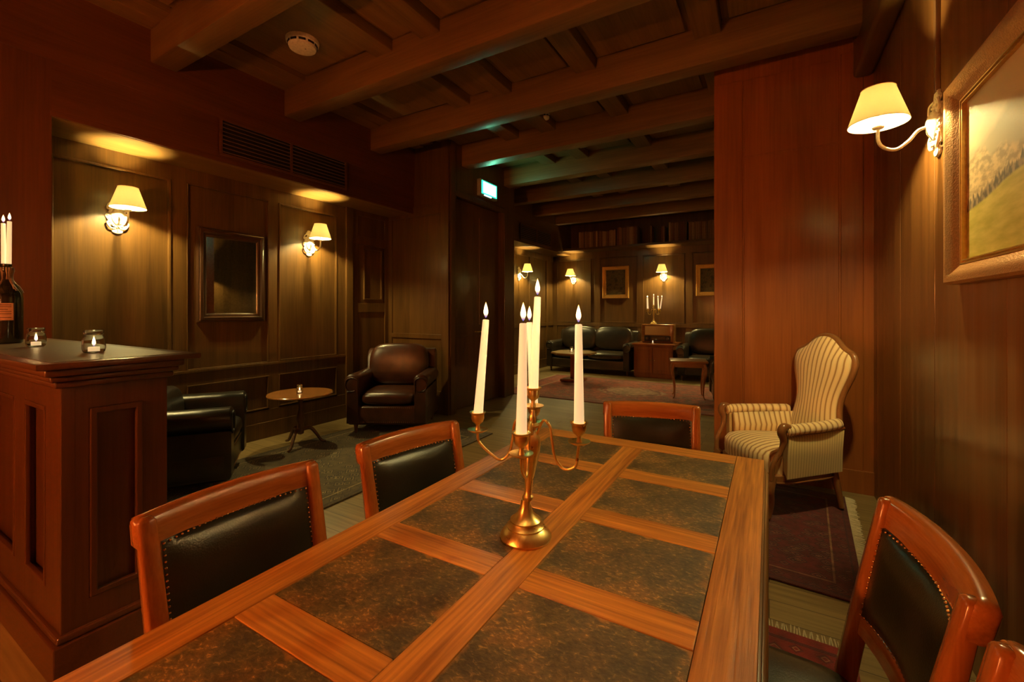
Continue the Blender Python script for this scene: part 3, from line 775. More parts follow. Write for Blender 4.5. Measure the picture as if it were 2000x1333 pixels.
for (a, b) in rows:
    for x0, x1 in (txl, txr):
        o = MB().box((-(x1-x0)/2+g, -(b-a)/2+g, -th), ((x1-x0)/2-g, (b-a)/2-g, -0.0012), 0.001).build('slate_tile', slate(), t)
        o.location = ((x0+x1)/2, (a+b)/2, TZ)
# moulded edge under the top and apron
MB().box((TX0-0.004, TY0-0.004, TZ-0.048), (TX1+0.006, TY1+0.004, TZ-th-0.0005), 0.006).box((TX0-0.012, TY0-0.012, TZ-0.075), (TX1+0.016, TY1+0.012, TZ-0.048), 0.011, seg=3).build('edge_moulding', wood('moulding_', (0.16, 0.07, 0.02), (0.30, 0.14, 0.045), 'y', 0.3, 0.4), t, 35)
MB().box((TX0+0.05, TY0+0.05, 0.62), (TX1-0.05, TY1-0.05, TZ-0.075)).build('apron', tablewood('y'), t)
for x in (TX0+0.05, TX1-0.14):
    for y in (TY0+0.05, TY1-0.14):
        MB().box((x, y, 0.0125), (x+0.09, y+0.09, 0.63), 0.008).build('leg', tablewood('z'), t)

# ------------------------------------------------------------------ dining chairs
def make_chair():
    """faces -Y; top of the back at y 0"""
    t = thing('dining_chair', 'x', 'chair')
    Wd = 0.225
    def yb(z):      # rake of the back: further forward lower down, then back again to the floor
        if z > 0.45: return -0.085*(0.905-z)/0.455
        return -0.085 + 0.07*((0.45-z)/0.45)**1.5
    def bow(u): return 0.030*(1-u*u)
    # back posts, tapering
    for s in (-1, 1):
        m = MB(); P = []; secs = []
        for k in range(15):
            z = 0.893*k/14
            w = 0.018+0.004*math.sin(PI*k/14)
            d = 0.014+0.007*math.sin(PI*k/14)
            x = s*(Wd-0.021-0.02*(1-k/14)) ; y = yb(z)-0.013
            ring_ = []
            for q in range(12):
                a = 2*PI*q/12
                ring_.append((x+w*math.copysign(abs(math.cos(a))**0.5, math.cos(a)), y+d*math.copysign(abs(math.sin(a))**0.5, math.sin(a)), z))
            secs.append(ring_)
        # rounded top
        cx, cy = s*(Wd-0.021), yb(0.893)-0.013
        for f_, dz in ((0.8, 0.006), (0.4, 0.010)):
            secs.append([((p[0]-cx)*f_+cx, (p[1]-cy)*f_+cy, 0.893+dz) for p in secs[14]])
        V = m.grid(secs, close_v=True); m.bm.faces.new(V[0]); m.bm.faces.new(V[-1])
        m.build('leg', chairwood('z'), t, 50)
    # curved top rail and lower rail
    def rail(z0, z1, th_, name, x_in=0.028, over=0.0, crown=0.0):
        m = MB(); n = 22; secs = []
        for k in range(n+1):
            u = -1+2*k/n; x = u*(Wd-x_in)
            r = []
            zt = z1+crown*(1-u*u)
            zz0 = z0
            for (dy, z) in ((-th_, zz0), (-th_*1.05, (zz0+zt)/2), (-th_*1.0, zt-0.012), (-th_*0.6, zt-0.002), (0, zt), (th_*0.7, zt-0.004), (th_*1.0, zt-0.016), (th_*0.95, (zz0+zt)/2), (th_*0.8, zz0)):
                r.append((x, yb(z)+bow(u)-0.006+over+dy, z))
            if over and k in (0, n):
                cy_ = sum(p[1] for p in r)/len(r); cz_ = sum(p[2] for p in r)/len(r)
                rin = [(p[0]+math.copysign(0.006, u), (p[1]-cy_)*0.6+cy_, (p[2]-cz_)*0.75+cz_) for p in r]
                if k == 0: secs.append(rin); secs.append(r)
                else: secs.append(r); secs.append(rin)
            else: secs.append(r)
        V = m.grid(secs, close_v=True); m.bm.faces.new(V[0]); m.bm.faces.new(V[-1])
        return m.build(name, chairwood('x'), t, 50)
    rail(0.835, 0.905, 0.019, 'top_rail', x_in=0.006, over=0.005, crown=0.003)
    rail(0.570, 0.618, 0.015, 'lower_rail')
    # leather panel, padded both ways
    m = MB(); n, k_ = 18, 12
    secs = []; back = []
    for i in range(n+1):
        u = -1+2*i/n; x = u*(Wd-0.046); r = []; r2 = []
        for j in range(k_+1):
            v = -1+2*j/k_; z = 0.7265+v*0.112
            puff = 0.026*(1-u**4)*(1-v**4)
            base = yb(z)+bow(u)-0.006
            r.append((x, base-0.010-puff, z)); r2.append((x, base+0.014, z))
        secs.append(r); back.append(r2)
    V1 = m.grid(secs); V2 = m.grid(back)
    for i in range(n):
        m.bm.faces.new((V1[i][0], V1[i+1][0], V2[i+1][0], V2[i][0])); m.bm.faces.new((V1[i][-1], V1[i+1][-1], V2[i+1][-1], V2[i][-1]))
    for j in range(k_):
        m.bm.faces.new((V1[0][j], V1[0][j+1], V2[0][j+1], V2[0][j])); m.bm.faces.new((V1[-1][j], V1[-1][j+1], V2[-1][j+1], V2[-1][j]))
    pad = m.build('back_pad', leather('green_black', (0.016, 0.018, 0.011), 0.3, 0.3), t, 60)
    m = MB()
    def nail(u, v):
        z = 0.7265+v*0.112
        m.ball(0.0036, (u*(Wd-0.046), yb(z)+bow(u)-0.019, z), 1)
    for k in range(27): nail(-0.98+1.96*k/26, 0.97); nail(-0.98+1.96*k/26, -0.97)
    for k in range(1, 16): nail(-0.98, -0.97+1.94*k/16); nail(0.98, -0.97+1.94*k/16)
    m.build('nailheads', plain('brass_nails', (0.85, 0.55, 0.25), 0.25, 1.0), pad, 60)
    # seat: rail, pad, nails
    def outline(sh, z):
        P = []
        fw, bw, y0, y1 = 0.235-sh, 0.185-sh, -0.485+sh, -0.075-sh
        n_ = 40
        for k in range(n_):
            a = 2*PI*k/n_
            cx = math.copysign(abs(math.cos(a))**0.35, math.cos(a)); sy = math.copysign(abs(math.sin(a))**0.35, math.sin(a))
            v = (sy+1)/2; w = fw*(1-v)+bw*v
            P.append((cx*w, y0+(y1-y0)*v-0.018*(1-cx*cx)*(1-v), z))
        return P
    m = MB(); V = m.grid([outline(0.0, 0.385), outline(0.0, 0.43), outline(0.004, 0.438)], close_v=True); m.bm.faces.new(V[0]); m.bm.faces.new(V[-1])
    m.build('seat_rail', chairwood('x'), t, 45)
    m = MB(); V = m.grid([outline(0.006, 0.434), outline(0.006, 0.452), outline(0.014, 0.466), outline(0.05, 0.480), outline(0.11, 0.487)], close_v=True); m.bm.faces.new(V[-1])
    sp = m.build('seat', leather('green_black', (0.016, 0.018, 0.011), 0.3, 0.3), t, 70)
    m = MB(); P = outline(0.004, 0.443)
    tot = []
    for a_, b_ in zip(P, P[1:]+P[:1]):
        L_ = (Vector(b_)-Vector(a_)).length; nn = max(1, round(L_/0.0155))
        for q in range(nn): tot.append(Vector(a_).lerp(Vector(b_), q/nn))
    for p in tot: m.ball(0.0036, p, 1)
    m.build('nailheads', plain('brass_nails', (0.85, 0.55, 0.25), 0.25, 1.0), sp, 60)
    for s in (-1, 1):
        m = MB(); secs = []
        for k in range(8):
            z = 0.43*k/7; w = 0.014+0.007*k/7
            secs.append([(s*0.205+w*cx, -0.445+w*cy, z) for cx, cy in ((-1, -1), (1, -1), (1, 1), (-1, 1))])
        V = m.grid(secs, close_v=True); m.bm.faces.new(V[0]); m.bm.faces.new(V[-1])
        m.build('leg', chairwood('z'), t)
        MB().box((s*0.2-0.01, -0.44, 0.16), (s*0.2+0.01, -0.09, 0.19), 0.003).build('stretcher', chairwood('y'), t)
    return t
ch = make_chair()
chairs = [
    ((-1.205, 0.637, 0), math.radians(90), 'cherry dining chair with dark leather back nearest the bar counter, left of the table'),
    ((-1.168, 1.245, 0), math.radians(79.5), 'cherry dining chair on the left of the table level with the candelabra'),
    ((-0.500, 2.195, 0), math.radians(15.5), 'cherry dining chair at the far end of the table, before the striped armchair'),
    ((0.277, 1.180, 0), math.radians(-85.3), 'cherry dining chair on the right of the table, its whole padded back in view'),
    ((0.296, 0.652, 0), math.radians(-89), 'dining chair in the bottom right corner, only its post top in view'),
]
for i, (loc, rz, lab) in enumerate(chairs):
    o = ch if i == 0 else copy_tree(ch)
    place(o, (loc[0], loc[1], 0.0125), rz, lab, 'dining chairs round the slate-topped table'); o.scale = (1, 1, 0.986)

# ------------------------------------------------------------------ candelabra and candles
def cam2w(a, b):
    c, s = math.cos(math.radians(30.26)), math.sin(math.radians(30.26))
    return Vector((a*c-b*s, a*s+b*c, 0))
def flame_on(parent, p, sc=1.0, power=CANDLE, col=C_CANDLE):
    m = MB().lathe([(0.0005, 0), (0.0038*sc, 0.006*sc), (0.0062*sc, 0.014*sc), (0.0062*sc, 0.020*sc), (0.0042*sc, 0.030*sc), (0.0020*sc, 0.038*sc), (0.0004, 0.044*sc)], 14, loc=p)
    f = m.build('flame', flamemat(), parent, 180)
    if power: lamp('flame_light', parent, (p[0], p[1], p[2]+0.022*sc), power, col, 0.006*sc)
    return f
def candle(parent_free, base, top, r0, r1, label, group, power=CANDLE, seg=20, cat='candle', col=C_CANDLE):
    """base, top world Vectors; top-level thing"""
    base, top = Vector(base), Vector(top)
    t = thing('candle', label, cat, base, 0, group)
    v = top-base
    P = [v*(k/8) for k in range(9)]
    R = [r0+(r1-r0)*(k/8) for k in range(9)]
    P.append(v*1.006); R.append(r1*0.75)
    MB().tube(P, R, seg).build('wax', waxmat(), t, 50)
    MB().tube([v, v+Vector((0, 0, 0.004)), v+Vector((0.001, 0, 0.010))], 0.0009, 6).build('wick', plain('wick', (0.03, 0.02, 0.02), 0.9), t)
    flame_on(t, (v.x, v.y, v.z+0.006), 1.0, power, col)
    return t
def make_candelabra(cups, loc, hub_off, label, k=1.0):
    """cups: 4 arm cup offsets (Vector from stem axis) + centre cup"""
    t = thing('candelabra', label, 'candelabra', loc)
    B = brass()
    MB().lathe([(0.0, 0), (0.066, 0), (0.068, 0.006), (0.064, 0.014), (0.058, 0.022), (0.049, 0.029), (0.050, 0.033), (0.045, 0.036), (0.040, 0.044), (0.041, 0.048), (0.034, 0.053), (0.022, 0.064), (0.0155, 0.080), (0.0125, 0.094), (0.012, 0.1)], 48).build('base', B, t, 30)
    st = [(0.0125, 0.098), (0.0145, 0.103), (0.0145, 0.108), (0.010, 0.113), (0.0095, 0.125), (0.011, 0.145), (0.0145, 0.170), (0.0200, 0.200), (0.0245, 0.228), (0.0255, 0.245), (0.0225, 0.262), (0.0150, 0.275), (0.0105, 0.283), (0.0115, 0.288), (0.020, 0.292), (0.020, 0.296), (0.010, 0.302), (0.010, 0.312), (0.0105, 0.318), (0.006, 0.330), (0.006, 0.338)]
    m = MB()
    n = 28
    hx, hy = hub_off
    m.grid([[(hx*(z/0.30)+r*math.cos(2*PI*k_/n), hy*(z/0.30)+r*math.sin(2*PI*k_/n), z) for k_ in range(n)] for r, z in st], close_v=True)
    m.build('stem', B, t, 40)
    def cup(x, y, z, nm='cup'):
        """z = rim"""
        MB().lathe([(0.0, -0.052), (0.008, -0.050), (0.005, -0.040), (0.006, -0.034), (0.0145, -0.027), (0.0180, -0.017), (0.0178, -0.006), (0.0225, -0.001), (0.0225, 0.0005), (0.0165, 0.0), (0.0155, -0.021), (0.0, -0.023)], 28, loc=(x, y, z)).build('cup', B, t, 40)
        MB().lathe([(0.0, -0.056), (0.018, -0.055), (0.028, -0.049), (0.0285, -0.047), (0.018, -0.050), (0.0, -0.051)], 32, loc=(x, y, z)).build('drip_pan', B, t, 40)
    for (x, y, z) in cups[:4]:
        d = Vector((x-hx, y-hy)); L_ = d.length; d.normalize()
        def q(r, zz): return (hx+d.x*r, hy+d.y*r, zz)
        P = bez([q(0.012, 0.268), q(0.020, 0.290), q(0.033, 0.312), q(0.050, 0.296), q(0.055, 0.262), q(0.064, 0.218), q(0.088, 0.193), q(0.118, 0.204), q(L_-0.004, 0.235), q(L_, z-0.055)], 5)
        MB().tube(P, 0.0038, 10).build('arm', B, t, 60)
        cup(x, y, z)
    cx, cy, cz = cups[4]
    cup(cx, cy, cz)
    return t
base = cam2w(0.036, 1.165)
CB = Vector((base.x, base.y, TZ))
def rel(a, b, z): w = cam2w(a, b); return (w.x-CB.x, w.y-CB.y, z-TZ)
cups = [rel(-0.095, 1.223, 1.077), rel(0.169, 1.111, 1.077), rel(0.0213, 1.018, 1.077), rel(0.066, 1.312, 1.077), rel(0.056, 1.167, 1.155)]
hub = rel(0.054, 1.167, 1.06)
make_candelabra(cups, CB, (hub[0], hub[1]), 'five-armed brass candelabra standing on the slate-topped dining table')
tops = [((949-1000)/861*1.225, 1.225, 1.332), ((1130-1000)/861*1.105, 1.105, 1.323), ((1022-1000)/861*1.02, 1.02, 1.328), ((1034-1000)/861*1.318, 1.318, 1.322), ((1050-1000)/861*1.175, 1.175, 1.394)]
nm = ['left-hand taper candle of the table candelabra, leaning right', 'right-hand taper candle of the table candelabra, the most upright', 'front taper candle of the table candelabra, lowest-set and nearest', 'rear taper candle of the table candelabra, half hidden behind the front one', 'tall centre taper candle rising highest from the table candelabra']
for c_, tp, lab in zip(cups, tops, nm):
    b_ = Vector(c_)+CB+Vector((0, 0, -0.02)); w = cam2w(tp[0], tp[1]); 
    candle(None, b_, (w.x, w.y, tp[2]), 0.0134, 0.0088, lab, 'lit candles of the table candelabra')

# ------------------------------------------------------------------ bar counter
ct = thing('bar_counter', 'panelled mahogany bar counter with a leather-topped overhanging slab, at the left', 'bar counter', (0, 0, 0))
cx1, cy0, cy1 = -2.235, 0.56, 0.89
xl_ = XN+0.02
m = MB().box((xl_, cy0+0.03, 0), (cx1-0.02, cy1-0.005, 1.085))
# corner stiles, rails on the +X face
for (a, b, p, q) in ((cy0, 0.640, 0, 1.085), (0.803, cy1, 0, 1.085), (0.63, 0.81, 0.985, 1.085), (0.63, 0.81, 0, 0.265)): m.box((cx1-0.03, a, p), (cx1, b, q), 0.003)
# -Y face
xs = [(-2.40, cx1), (-2.80, -2.66), (-3.40, -3.28), (xl_, -3.95)]
for a, b in xs: m.box((a, cy0, 0), (b, cy0+0.04, 1.085), 0.003)
m.box((xl_, cy0, 0.99), (cx1, cy0+0.04, 1.085), 0.003).box((xl_, cy0, 0), (cx1, cy0+0.04, 0.30), 0.003)
m.build('body', counterwood('z'), ct)
def pring(mb, plane, c, a0, a1, z0, z1, out, w=0.02, d=0.012):
    for (p0, p1, q0, q1) in ((a0, a1, z0, z0+w), (a0, a1, z1-w, z1), (a0, a0+w, z0, z1), (a1-w, a1, z0, z1)):
        lo, hi = sorted((c, c+out*d))
        if plane == 'x': mb.box((lo, p0, q0), (hi, p1, q1), 0.004)
        else: mb.box((p0, lo, q0), (p1, hi, q1), 0.004)
m = MB(); pring(m, 'x', cx1-0.012, 0.640, 0.803, 0.265, 0.985, 1, 0.022, 0.018)
for a, b in ((-2.66, -2.40), (-3.28, -2.80), (-3.95, -3.40)): pring(m, 'y', cy0+0.012, a, b, 0.30, 0.99, -1, 0.018, 0.016)
m.build('panel_moulding', counterwood('z'), ct)
m = MB().box((xl_, cy0-0.026, 0), (cx1+0.026, cy1, 0.14), 0.004)
m.box((xl_, cy0-0.016, 0.14), (cx1+0.016, cy1, 0.17), 0.01, seg=3); m.build('plinth', counterwood('x'), ct)
m = MB()
for o_, z0, z1 in ((0.022, 1.075, 1.100), (0.038, 1.100, 1.122), (0.055, 1.122, 1.150)): m.box((xl_, cy0-o_, z0), (cx1+o_, cy1+o_*0.8, z1), 0.008, seg=3)
m.build('cornice', counterwood('x'), ct, 35)
m = MB().box((xl_, 0.479, 1.150), (-2.154, 0.985, 1.172), 0.004); m.build('countertop', counterwood('x'), ct, 35)
boxo('leather_inset', (xl_+0.05, 0.525, 1.1715), (-2.205, 0.935, 1.1735), plain('counter_leather', (0.10, 0.07, 0.03), 0.3, bump=0.2, bscale=200), ct)

# jars with tea lights
def jar(name_label, loc, sc=1.0, group='tea lights in glass jars', power=TEA):
    t = thing('tea_light_jar', name_label, 'candle holder', loc, 0, group)
    s = sc
    prof = [(0.001, 0.0), (0.030, 0.0), (0.036, 0.006), (0.039, 0.02), (0.038, 0.05), (0.034, 0.066), (0.029, 0.072), (0.029, 0.078), (0.033, 0.081), (0.033, 0.095), (0.0325, 0.097), (0.0295, 0.096), (0.0275, 0.078), (0.031, 0.064), (0.0355, 0.05), (0.0365, 0.02), (0.033, 0.008), (0.001, 0.007)]
    MB().lathe([(r*s, z*s) for r, z in prof], 36, cap=False).build('jar', glassmat(), t, 50)
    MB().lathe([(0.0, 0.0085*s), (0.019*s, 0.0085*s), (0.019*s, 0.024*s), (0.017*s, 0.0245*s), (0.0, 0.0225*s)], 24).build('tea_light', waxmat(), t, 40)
    f = flame_on(t, (0, 0, 0.026*s), 0.95*s, power)
    return t
CT = 1.1736
jar('glass jar tea light on the bar counter beside the wine bottle', (-3.235, 0.72, CT), 0.98)
jar('glass jar tea light nearest the outer corner of the bar counter', (-2.555, 0.745, CT), 1.02)
# bottle with two candles
bx, by = -3.700, 0.706
t = thing('wine_bottle', 'dark wax-dripped wine bottle holding two candles, at the left edge', 'bottle', (bx, by, CT))
bp_ = [(0.001, 0.0), (0.060, 0.0), (0.066, 0.006), (0.067, 0.02), (0.067, 0.255), (0.064, 0.285), (0.050, 0.320), (0.030, 0.345), (0.024, 0.36), (0.0235, 0.40), (0.029, 0.405), (0.029, 0.425), (0.024, 0.43), (0.024, 0.445), (0.001, 0.445)]
MB().lathe(bp_, 40).build('bottle', plain('bottle_glass', (0.010, 0.012, 0.008), 0.12, 0.0, 0.6, 0.5), t, 40)
m = MB()
for k in range(18):
    a = random.uniform(0, 2*PI); z0 = 0.40; L_ = random.uniform(0.06, 0.20)
    P = []
    for q in range(9):
        z = 0.425-L_*q/8*1.0
        r = 0.0245
        for (r1, z1), (r2, z2) in zip(bp_, bp_[1:]):
            if min(z1, z2) <= z <= max(z1, z2) and z1 != z2: r = r1+(r2-r1)*(z-z1)/(z2-z1)
        P.append((r*math.cos(a+0.02*q), r*math.sin(a+0.02*q), z))
    m.tube(P, [0.004+0.0015*math.sin(q) for q in range(9)], 6)
m.build('wax_drips', plain('old_wax', (0.30, 0.20, 0.14), 0.5), t, 60)
# paper label: a curved patch facing the camera with printed lines
def patch(a0, a1, z0, z1, r, mat, nm_):
    m = MB(); n = 10
    m.grid([[(r*math.cos(a0+(a1-a0)*k/n), r*math.sin(a0+(a1-a0)*k/n), z) for z in (z0, z1)] for k in range(n+1)])
    o = m.build(nm_, mat, t, 180); return o
va = math.atan2(-by, -bx)
lb = patch(va-0.75, va+0.42, 0.13, 0.225, 0.0678, plain('label_paper', (0.55, 0.30, 0.20), 0.7), 'label')
for z in (0.215, 0.205, 0.19, 0.178, 0.166, 0.145):
    o = MB(); n = 8; a0, a1 = va-0.6, va+(0.30 if z != 0.19 else 0.1)
    o.grid([[(0.0681*math.cos(a0+(a1-a0)*k/n), 0.0681*math.sin(a0+(a1-a0)*k/n), zz) for zz in (z-0.002, z+0.002)] for k in range(n+1)])
    o = o.build('print_line', plain('label_ink', (0.14, 0.05, 0.04), 0.7), lb, 180)
for (a, b, dx, dz, lab) in ((-0.012, 0.0, -0.004, 0.0, 'left one of the two pale candles in the wine bottle'), (0.011, 0.004, 0.002, 0.012, 'right one of the two pale candles in the wine bottle')):
    o_ = cam2w(a, b)
    candle(None, (bx+o_.x, by+o_.y, CT+0.4452), (bx+o_.x*1.25, by+o_.y*1.25, CT+0.672+dz), 0.0108, 0.0095, lab, 'candles in the wine bottle', 5.0, 14)

# ------------------------------------------------------------------ club armchairs and sofas
def club(name, label, cat, loc, rz, Wd=0.92, D=0.88, arm_h=0.66, back_h=0.93, n=1, lm=None, cush_over=0.02):
    """faces -Y, origin floor centre"""
    t = thing(name, label, cat, loc, rz)
    aw = 0.15; hw = Wd/2
    MB().box((-hw+0.02, -D/2+0.02, 0.10), (hw-0.02, D/2-0.04, 0.31), 0.03, seg=3).build('base', lm, t, 50)
    # arms with rolled tops
    def arm(s):
        prof = [(s*(hw-0.02), 0.12), (s*(hw-0.025), arm_h-0.17)]
        cxx, cz, r = s*(hw-0.080), arm_h-0.085, 0.085
        for k in range(13):
            a = -0.75*PI/1.5+ (1.5*PI)*k/12 - 0.15*PI
            prof.append((cxx+s*r*math.cos(a)*1.0, cz+r*math.sin(a)))
        prof.append((s*(hw-aw), arm_h-0.18)); prof.append((s*(hw-aw), 0.12))
        m = MB(); ys = [(-D/2, 0.94), (-D/2+0.012, 1.0), (-D/4, 1.0), (0.0, 1.0), (D/4, 1.0), (D/2-0.16, 1.0)]
        c = Vector((s*(hw-0.08), 0.35))
        secs = [[((x-c.x)*f+c.x, y_, (z-c.y)*f+c.y+(0.0 if y_ < 0 else 0.02*(y_/D))) for x, z in prof] for y_, f in ys]
        V = m.grid(secs, close_v=True); m.bm.faces.new(V[0]); m.bm.faces.new(V[-1])
        a_ = m.build('arm', lm, t, 50)
        # front scroll piping
        f = MB(); P = [((x-c.x)*0.84+c.x, -D/2-0.004, (z-c.y)*0.88+c.y) for x, z in prof[1:-1]]
        f.tube(P, 0.007, 6, cap=True); f.build('piping', lm, a_, 60)
    arm(-1); arm(1)
    # back shell with rolled top
    prof = [(D/2-0.16, 0.2), (D/2-0.17, back_h-0.12)]
    for k in range(9):
        a = PI-(1.15*PI)*k/8
        prof.append((D/2-0.075+0.075*math.cos(a), back_h-0.095+0.075*math.sin(a)))
    prof.append((D/2-0.02, 0.12))
    m = MB(); xs_ = [(-hw+0.04, 0.96), (-hw+0.055, 1.0), (0, 1.0), (hw-0.055, 1.0), (hw-0.04, 0.96)]
    V = m.grid([[(x, y_, z if f == 1 else (z-0.5)*f+0.5) for y_, z in prof] for x, f in xs_], close_v=True); m.bm.faces.new(V[0]); m.bm.faces.new(V[-1])
    m.build('backrest', lm, t, 50)
    iw = (Wd-2*aw)/n
    for k in range(n):
        x = -hw+aw+iw*(k+0.5)
        MB().squad(iw/2+0.004, (D-0.20)/2, 0.082, 0.32, (x, -0.10, 0.385)).build('seat_cushion', lm, t, 180)
        MB().squad(iw/2+(0.05 if n == 1 else 0.03), 0.11, (back_h-0.40)/2, 0.42, (0, 0, 0), M=TR(x, D/2-0.23, 0.42+(back_h-0.40)/2+cush_over) @ RX(-0.16)).build('back_cushion', lm, t, 180)
    for sx in (-1, 1):
        for sy in (-1, 1):
            MB().lathe([(0.014, 0), (0.02, 0.05), (0.027, 0.105)], 14, loc=(sx*(hw-0.09), sy*(D/2-0.10), 0)).build('leg', darkwood(), t, 60)
    # nail trim along the front of the base
    m = MB()
    for zz in (0.135, 0.29):
        for k in range(int((Wd-2*aw)/0.022)+1): m.ball(0.005, (-hw+aw+k*0.022, -D/2+0.019, zz), 1)
    m.build('nail_trim', plain('dull_nails', (0.35, 0.2, 0.1), 0.35, 1.0), t, 60)
    return t
brownL = leather('brown', (0.062, 0.020, 0.009), 0.3, 0.35)
blackL = leather('black', (0.018, 0.016, 0.011), 0.3, 0.35)
loungeL = leather('lounge', (0.030, 0.022, 0.012), 0.3, 0.35)
club('club_armchair', 'brown leather club armchair with rolled arms in the panelled corner', 'armchair', (-3.76, 3.76, 0.012), math.radians(30), 0.90, 0.80, 0.655, 0.90, 1, brownL, 0.03)
club('club_armchair', 'black leather armchair behind the bar counter, seen from the side', 'armchair', (-3.94, 1.67, 0.012), math.radians(144.8), 0.87, 0.76, 0.635, 0.70, 1, blackL, 0.02)
club('leather_sofa', 'dark leather two-seat sofa against the far wall, left of the radio', 'sofa', (-3.38, 9.38, 0), 0, 1.90, 0.92, 0.68, 0.93, 2, loungeL, 0.04)
club('leather_sofa', 'dark leather sofa at the far wall right of the radio, cut off by the partition', 'sofa', (-0.60, 9.38, 0), 0, 1.90, 0.92, 0.68, 0.93, 2, loungeL, 0.04)
club('club_armchair', 'black armchair edge in the lounge beside the partition, behind the small table', 'armchair', (-0.30, 7.0, 0.012), math.radians(-80), 0.86, 0.86, 0.66, 0.86, 1, blackL, 0.03)

# ------------------------------------------------------------------ striped armchair
def striped():
    t = thing('striped_armchair', 'antique armchair in cream striped fabric with a carved wood frame, by the right wall', 'armchair', (0.082, 3.68, 0.028), math.radians(-53))
    cr = (0.90, 0.68, 0.36); br = (0.46, 0.22, 0.075)
    S_back = stripes('fabric_back', cr, br, 13, 0.2); S_seat = stripes('fabric_seat', cr, br, 17); S_arm = stripes('fabric_arm', cr, br, 12, 0.24)
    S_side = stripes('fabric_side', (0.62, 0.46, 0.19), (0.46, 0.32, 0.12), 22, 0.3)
    Wm = wood('walnut_', (0.22, 0.085, 0.03), (0.38, 0.16, 0.05), 'z', 0.28, 0.5, 2)
    # plan outline of the seat
    def out(sh, z, n=48, bulge=0.03):
        P = []
        for k in range(n):
            a = 2*PI*k/n
            cx = math.copysign(abs(math.cos(a))**0.42, math.cos(a)); sy = math.copysign(abs(math.sin(a))**0.42, math.sin(a))
            v = (sy+1)/2; w = (0.315-sh)*(1-v)+(0.225-sh)*v
            P.append((cx*w, -0.31+sh+(0.56-2*sh)*v-bulge*(1-cx*cx)*(1-v)**2, z))
        return P
    m = MB(); V = m.grid([out(0.01, 0.205), out(0, 0.215), out(0, 0.262), out(0.012, 0.272)], close_v=True); m.bm.faces.new(V[0]); m.bm.faces.new(V[-1])
    m.tube([Vector(p) for p in out(-0.003, 0.222)]+[Vector(out(-0.003, 0.222)[0])], 0.006, 6)
    m.build('seat_rail', Wm, t, 45)
    rings = [out(0.012, 0.27), out(0.008, 0.33), out(0.012, 0.375), out(0.03, 0.402), out(0.07, 0.42), out(0.13, 0.436), out(0.19, 0.442)]
    m = MB(); uvs = [[(p[0]/0.63+0.5, p[1]) for p in r] for r in rings]
    # keep the stripe of the rim on the front drop
    V = m.grid(rings, close_v=True, uvs=uvs)
    uvl = m.bm.loops.layers.uv.verify(); f = m.bm.faces.new(V[-1])
    for l in f.loops: l[uvl].uv = (l.vert.co.x/0.63+0.5, 0)
    m.build('seat', S_seat, t, 180)
    # back: shaped outline with shoulders and a raised crest
    half = [(0.200, 0.30), (0.200, 0.42), (0.192, 0.52), (0.176, 0.60), (0.168, 0.67), (0.176, 0.74), (0.198, 0.81), (0.224, 0.88), (0.238, 0.94), (0.236, 0.985), (0.214, 1.018), (0.176, 1.036), (0.142, 1.056), (0.108, 1.086), (0.070, 1.114), (0.034, 1.128), (0.0, 1.132)]
    def ypl(z): return 0.235+0.125*max(0, (z-0.30)/0.84)**1.15
    hp = bez([(x, 0, z) for x, z in half], 4)
    O = [(-p.x, p.z) for p in hp]+[(p.x, p.z) for p in hp[::-1][1:]]
    def hwid(z):
        for p, q in zip(hp, hp[1:]):
            if p.z <= z <= q.z: return max(0.165, p.x+(q.x-p.x)*(z-p.z)/(q.z-p.z+1e-6))
        return 0.2
    def hs(z): return hwid(min(z, 0.94))
    m = MB(); rr = []; uu = []
    for r_ in (1.0, 0.96, 0.88, 0.76, 0.6, 0.4, 0.2, 0.0):
        row_ = []; ur = []
        for x, z in O:
            zc = min(max(z, 0.34), 0.90)
            px_, pz = x*r_, zc+(z-zc)*r_
            puff = 0.050*(1-r_**3)
            if z <= 0.34: puff *= 1
            row_.append((px_, ypl(pz)-0.012-puff, pz)); ur.append((px_/hs(pz)*0.5+0.5, pz))
        rr.append(row_); uu.append(ur)
    m.grid(rr, uvs=uu)
    o = m.build('backrest', S_back, t, 180); o.modifiers.new('s', 'SOLIDIFY').thickness = -0.02
    Q = [Vector((x*1.05, ypl(z)-0.006, z+(0.010 if z > 1.0 else 0))) for x, z in O]
    MB().tube(Q, 0.023, 10, squash=(0.95, 1.05)).build('back_frame', Wm, t, 60)
    m = MB(); m.grid([[(x*r_, ypl(z)+0.022, min(max(z, 0.34), 0.90)+(z-min(max(z, 0.34), 0.90))*r_) for x, z in O] for r_ in (1.0, 0.5, 0.0)]); ob = m.build('outer_back', plain('dark_lining', (0.05, 0.035, 0.02), 0.8), t, 60)
    ob.modifiers.new('s', 'SOLIDIFY').thickness = 0.006
    for s in (-1, 1):
        # side panels between rail and arm
        m = MB(); rr = []; uu = []
        for k in range(15):
            v = k/14; x = s*(0.322*(1-v)+0.236*v); y = -0.22+0.47*v
            zt = 0.535+0.02*v
            rr.append([(x-s*0.035, y, zt), (x-s*0.035, y, 0.30), (x-s*0.004, y, 0.255), (x+s*0.012*math.sin(PI*v), y, 0.40), (x+s*0.012, y, zt-0.02), (x-s*0.01, y, zt)])
            uu.append([(v, q/5) for q in range(6)])
        V = m.grid(rr, close_v=True, uvs=uu); m.bm.faces.new(V[0]); m.bm.faces.new(V[-1])
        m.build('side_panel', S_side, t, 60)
        m = MB(); rr = []; uu = []
        for k in range(15):
            v = k/14; x = s*(0.268*(1-v)+0.178*v); y = -0.20+0.44*v; zt = 0.545+0.02*v
            rr.append([(x+s*0.01, y, zt), (x-s*0.018*math.sin(PI*v)-s*0.006, y, (zt+0.38)/2), (x, y, 0.36)]); uu.append([(v, q/2) for q in range(3)])
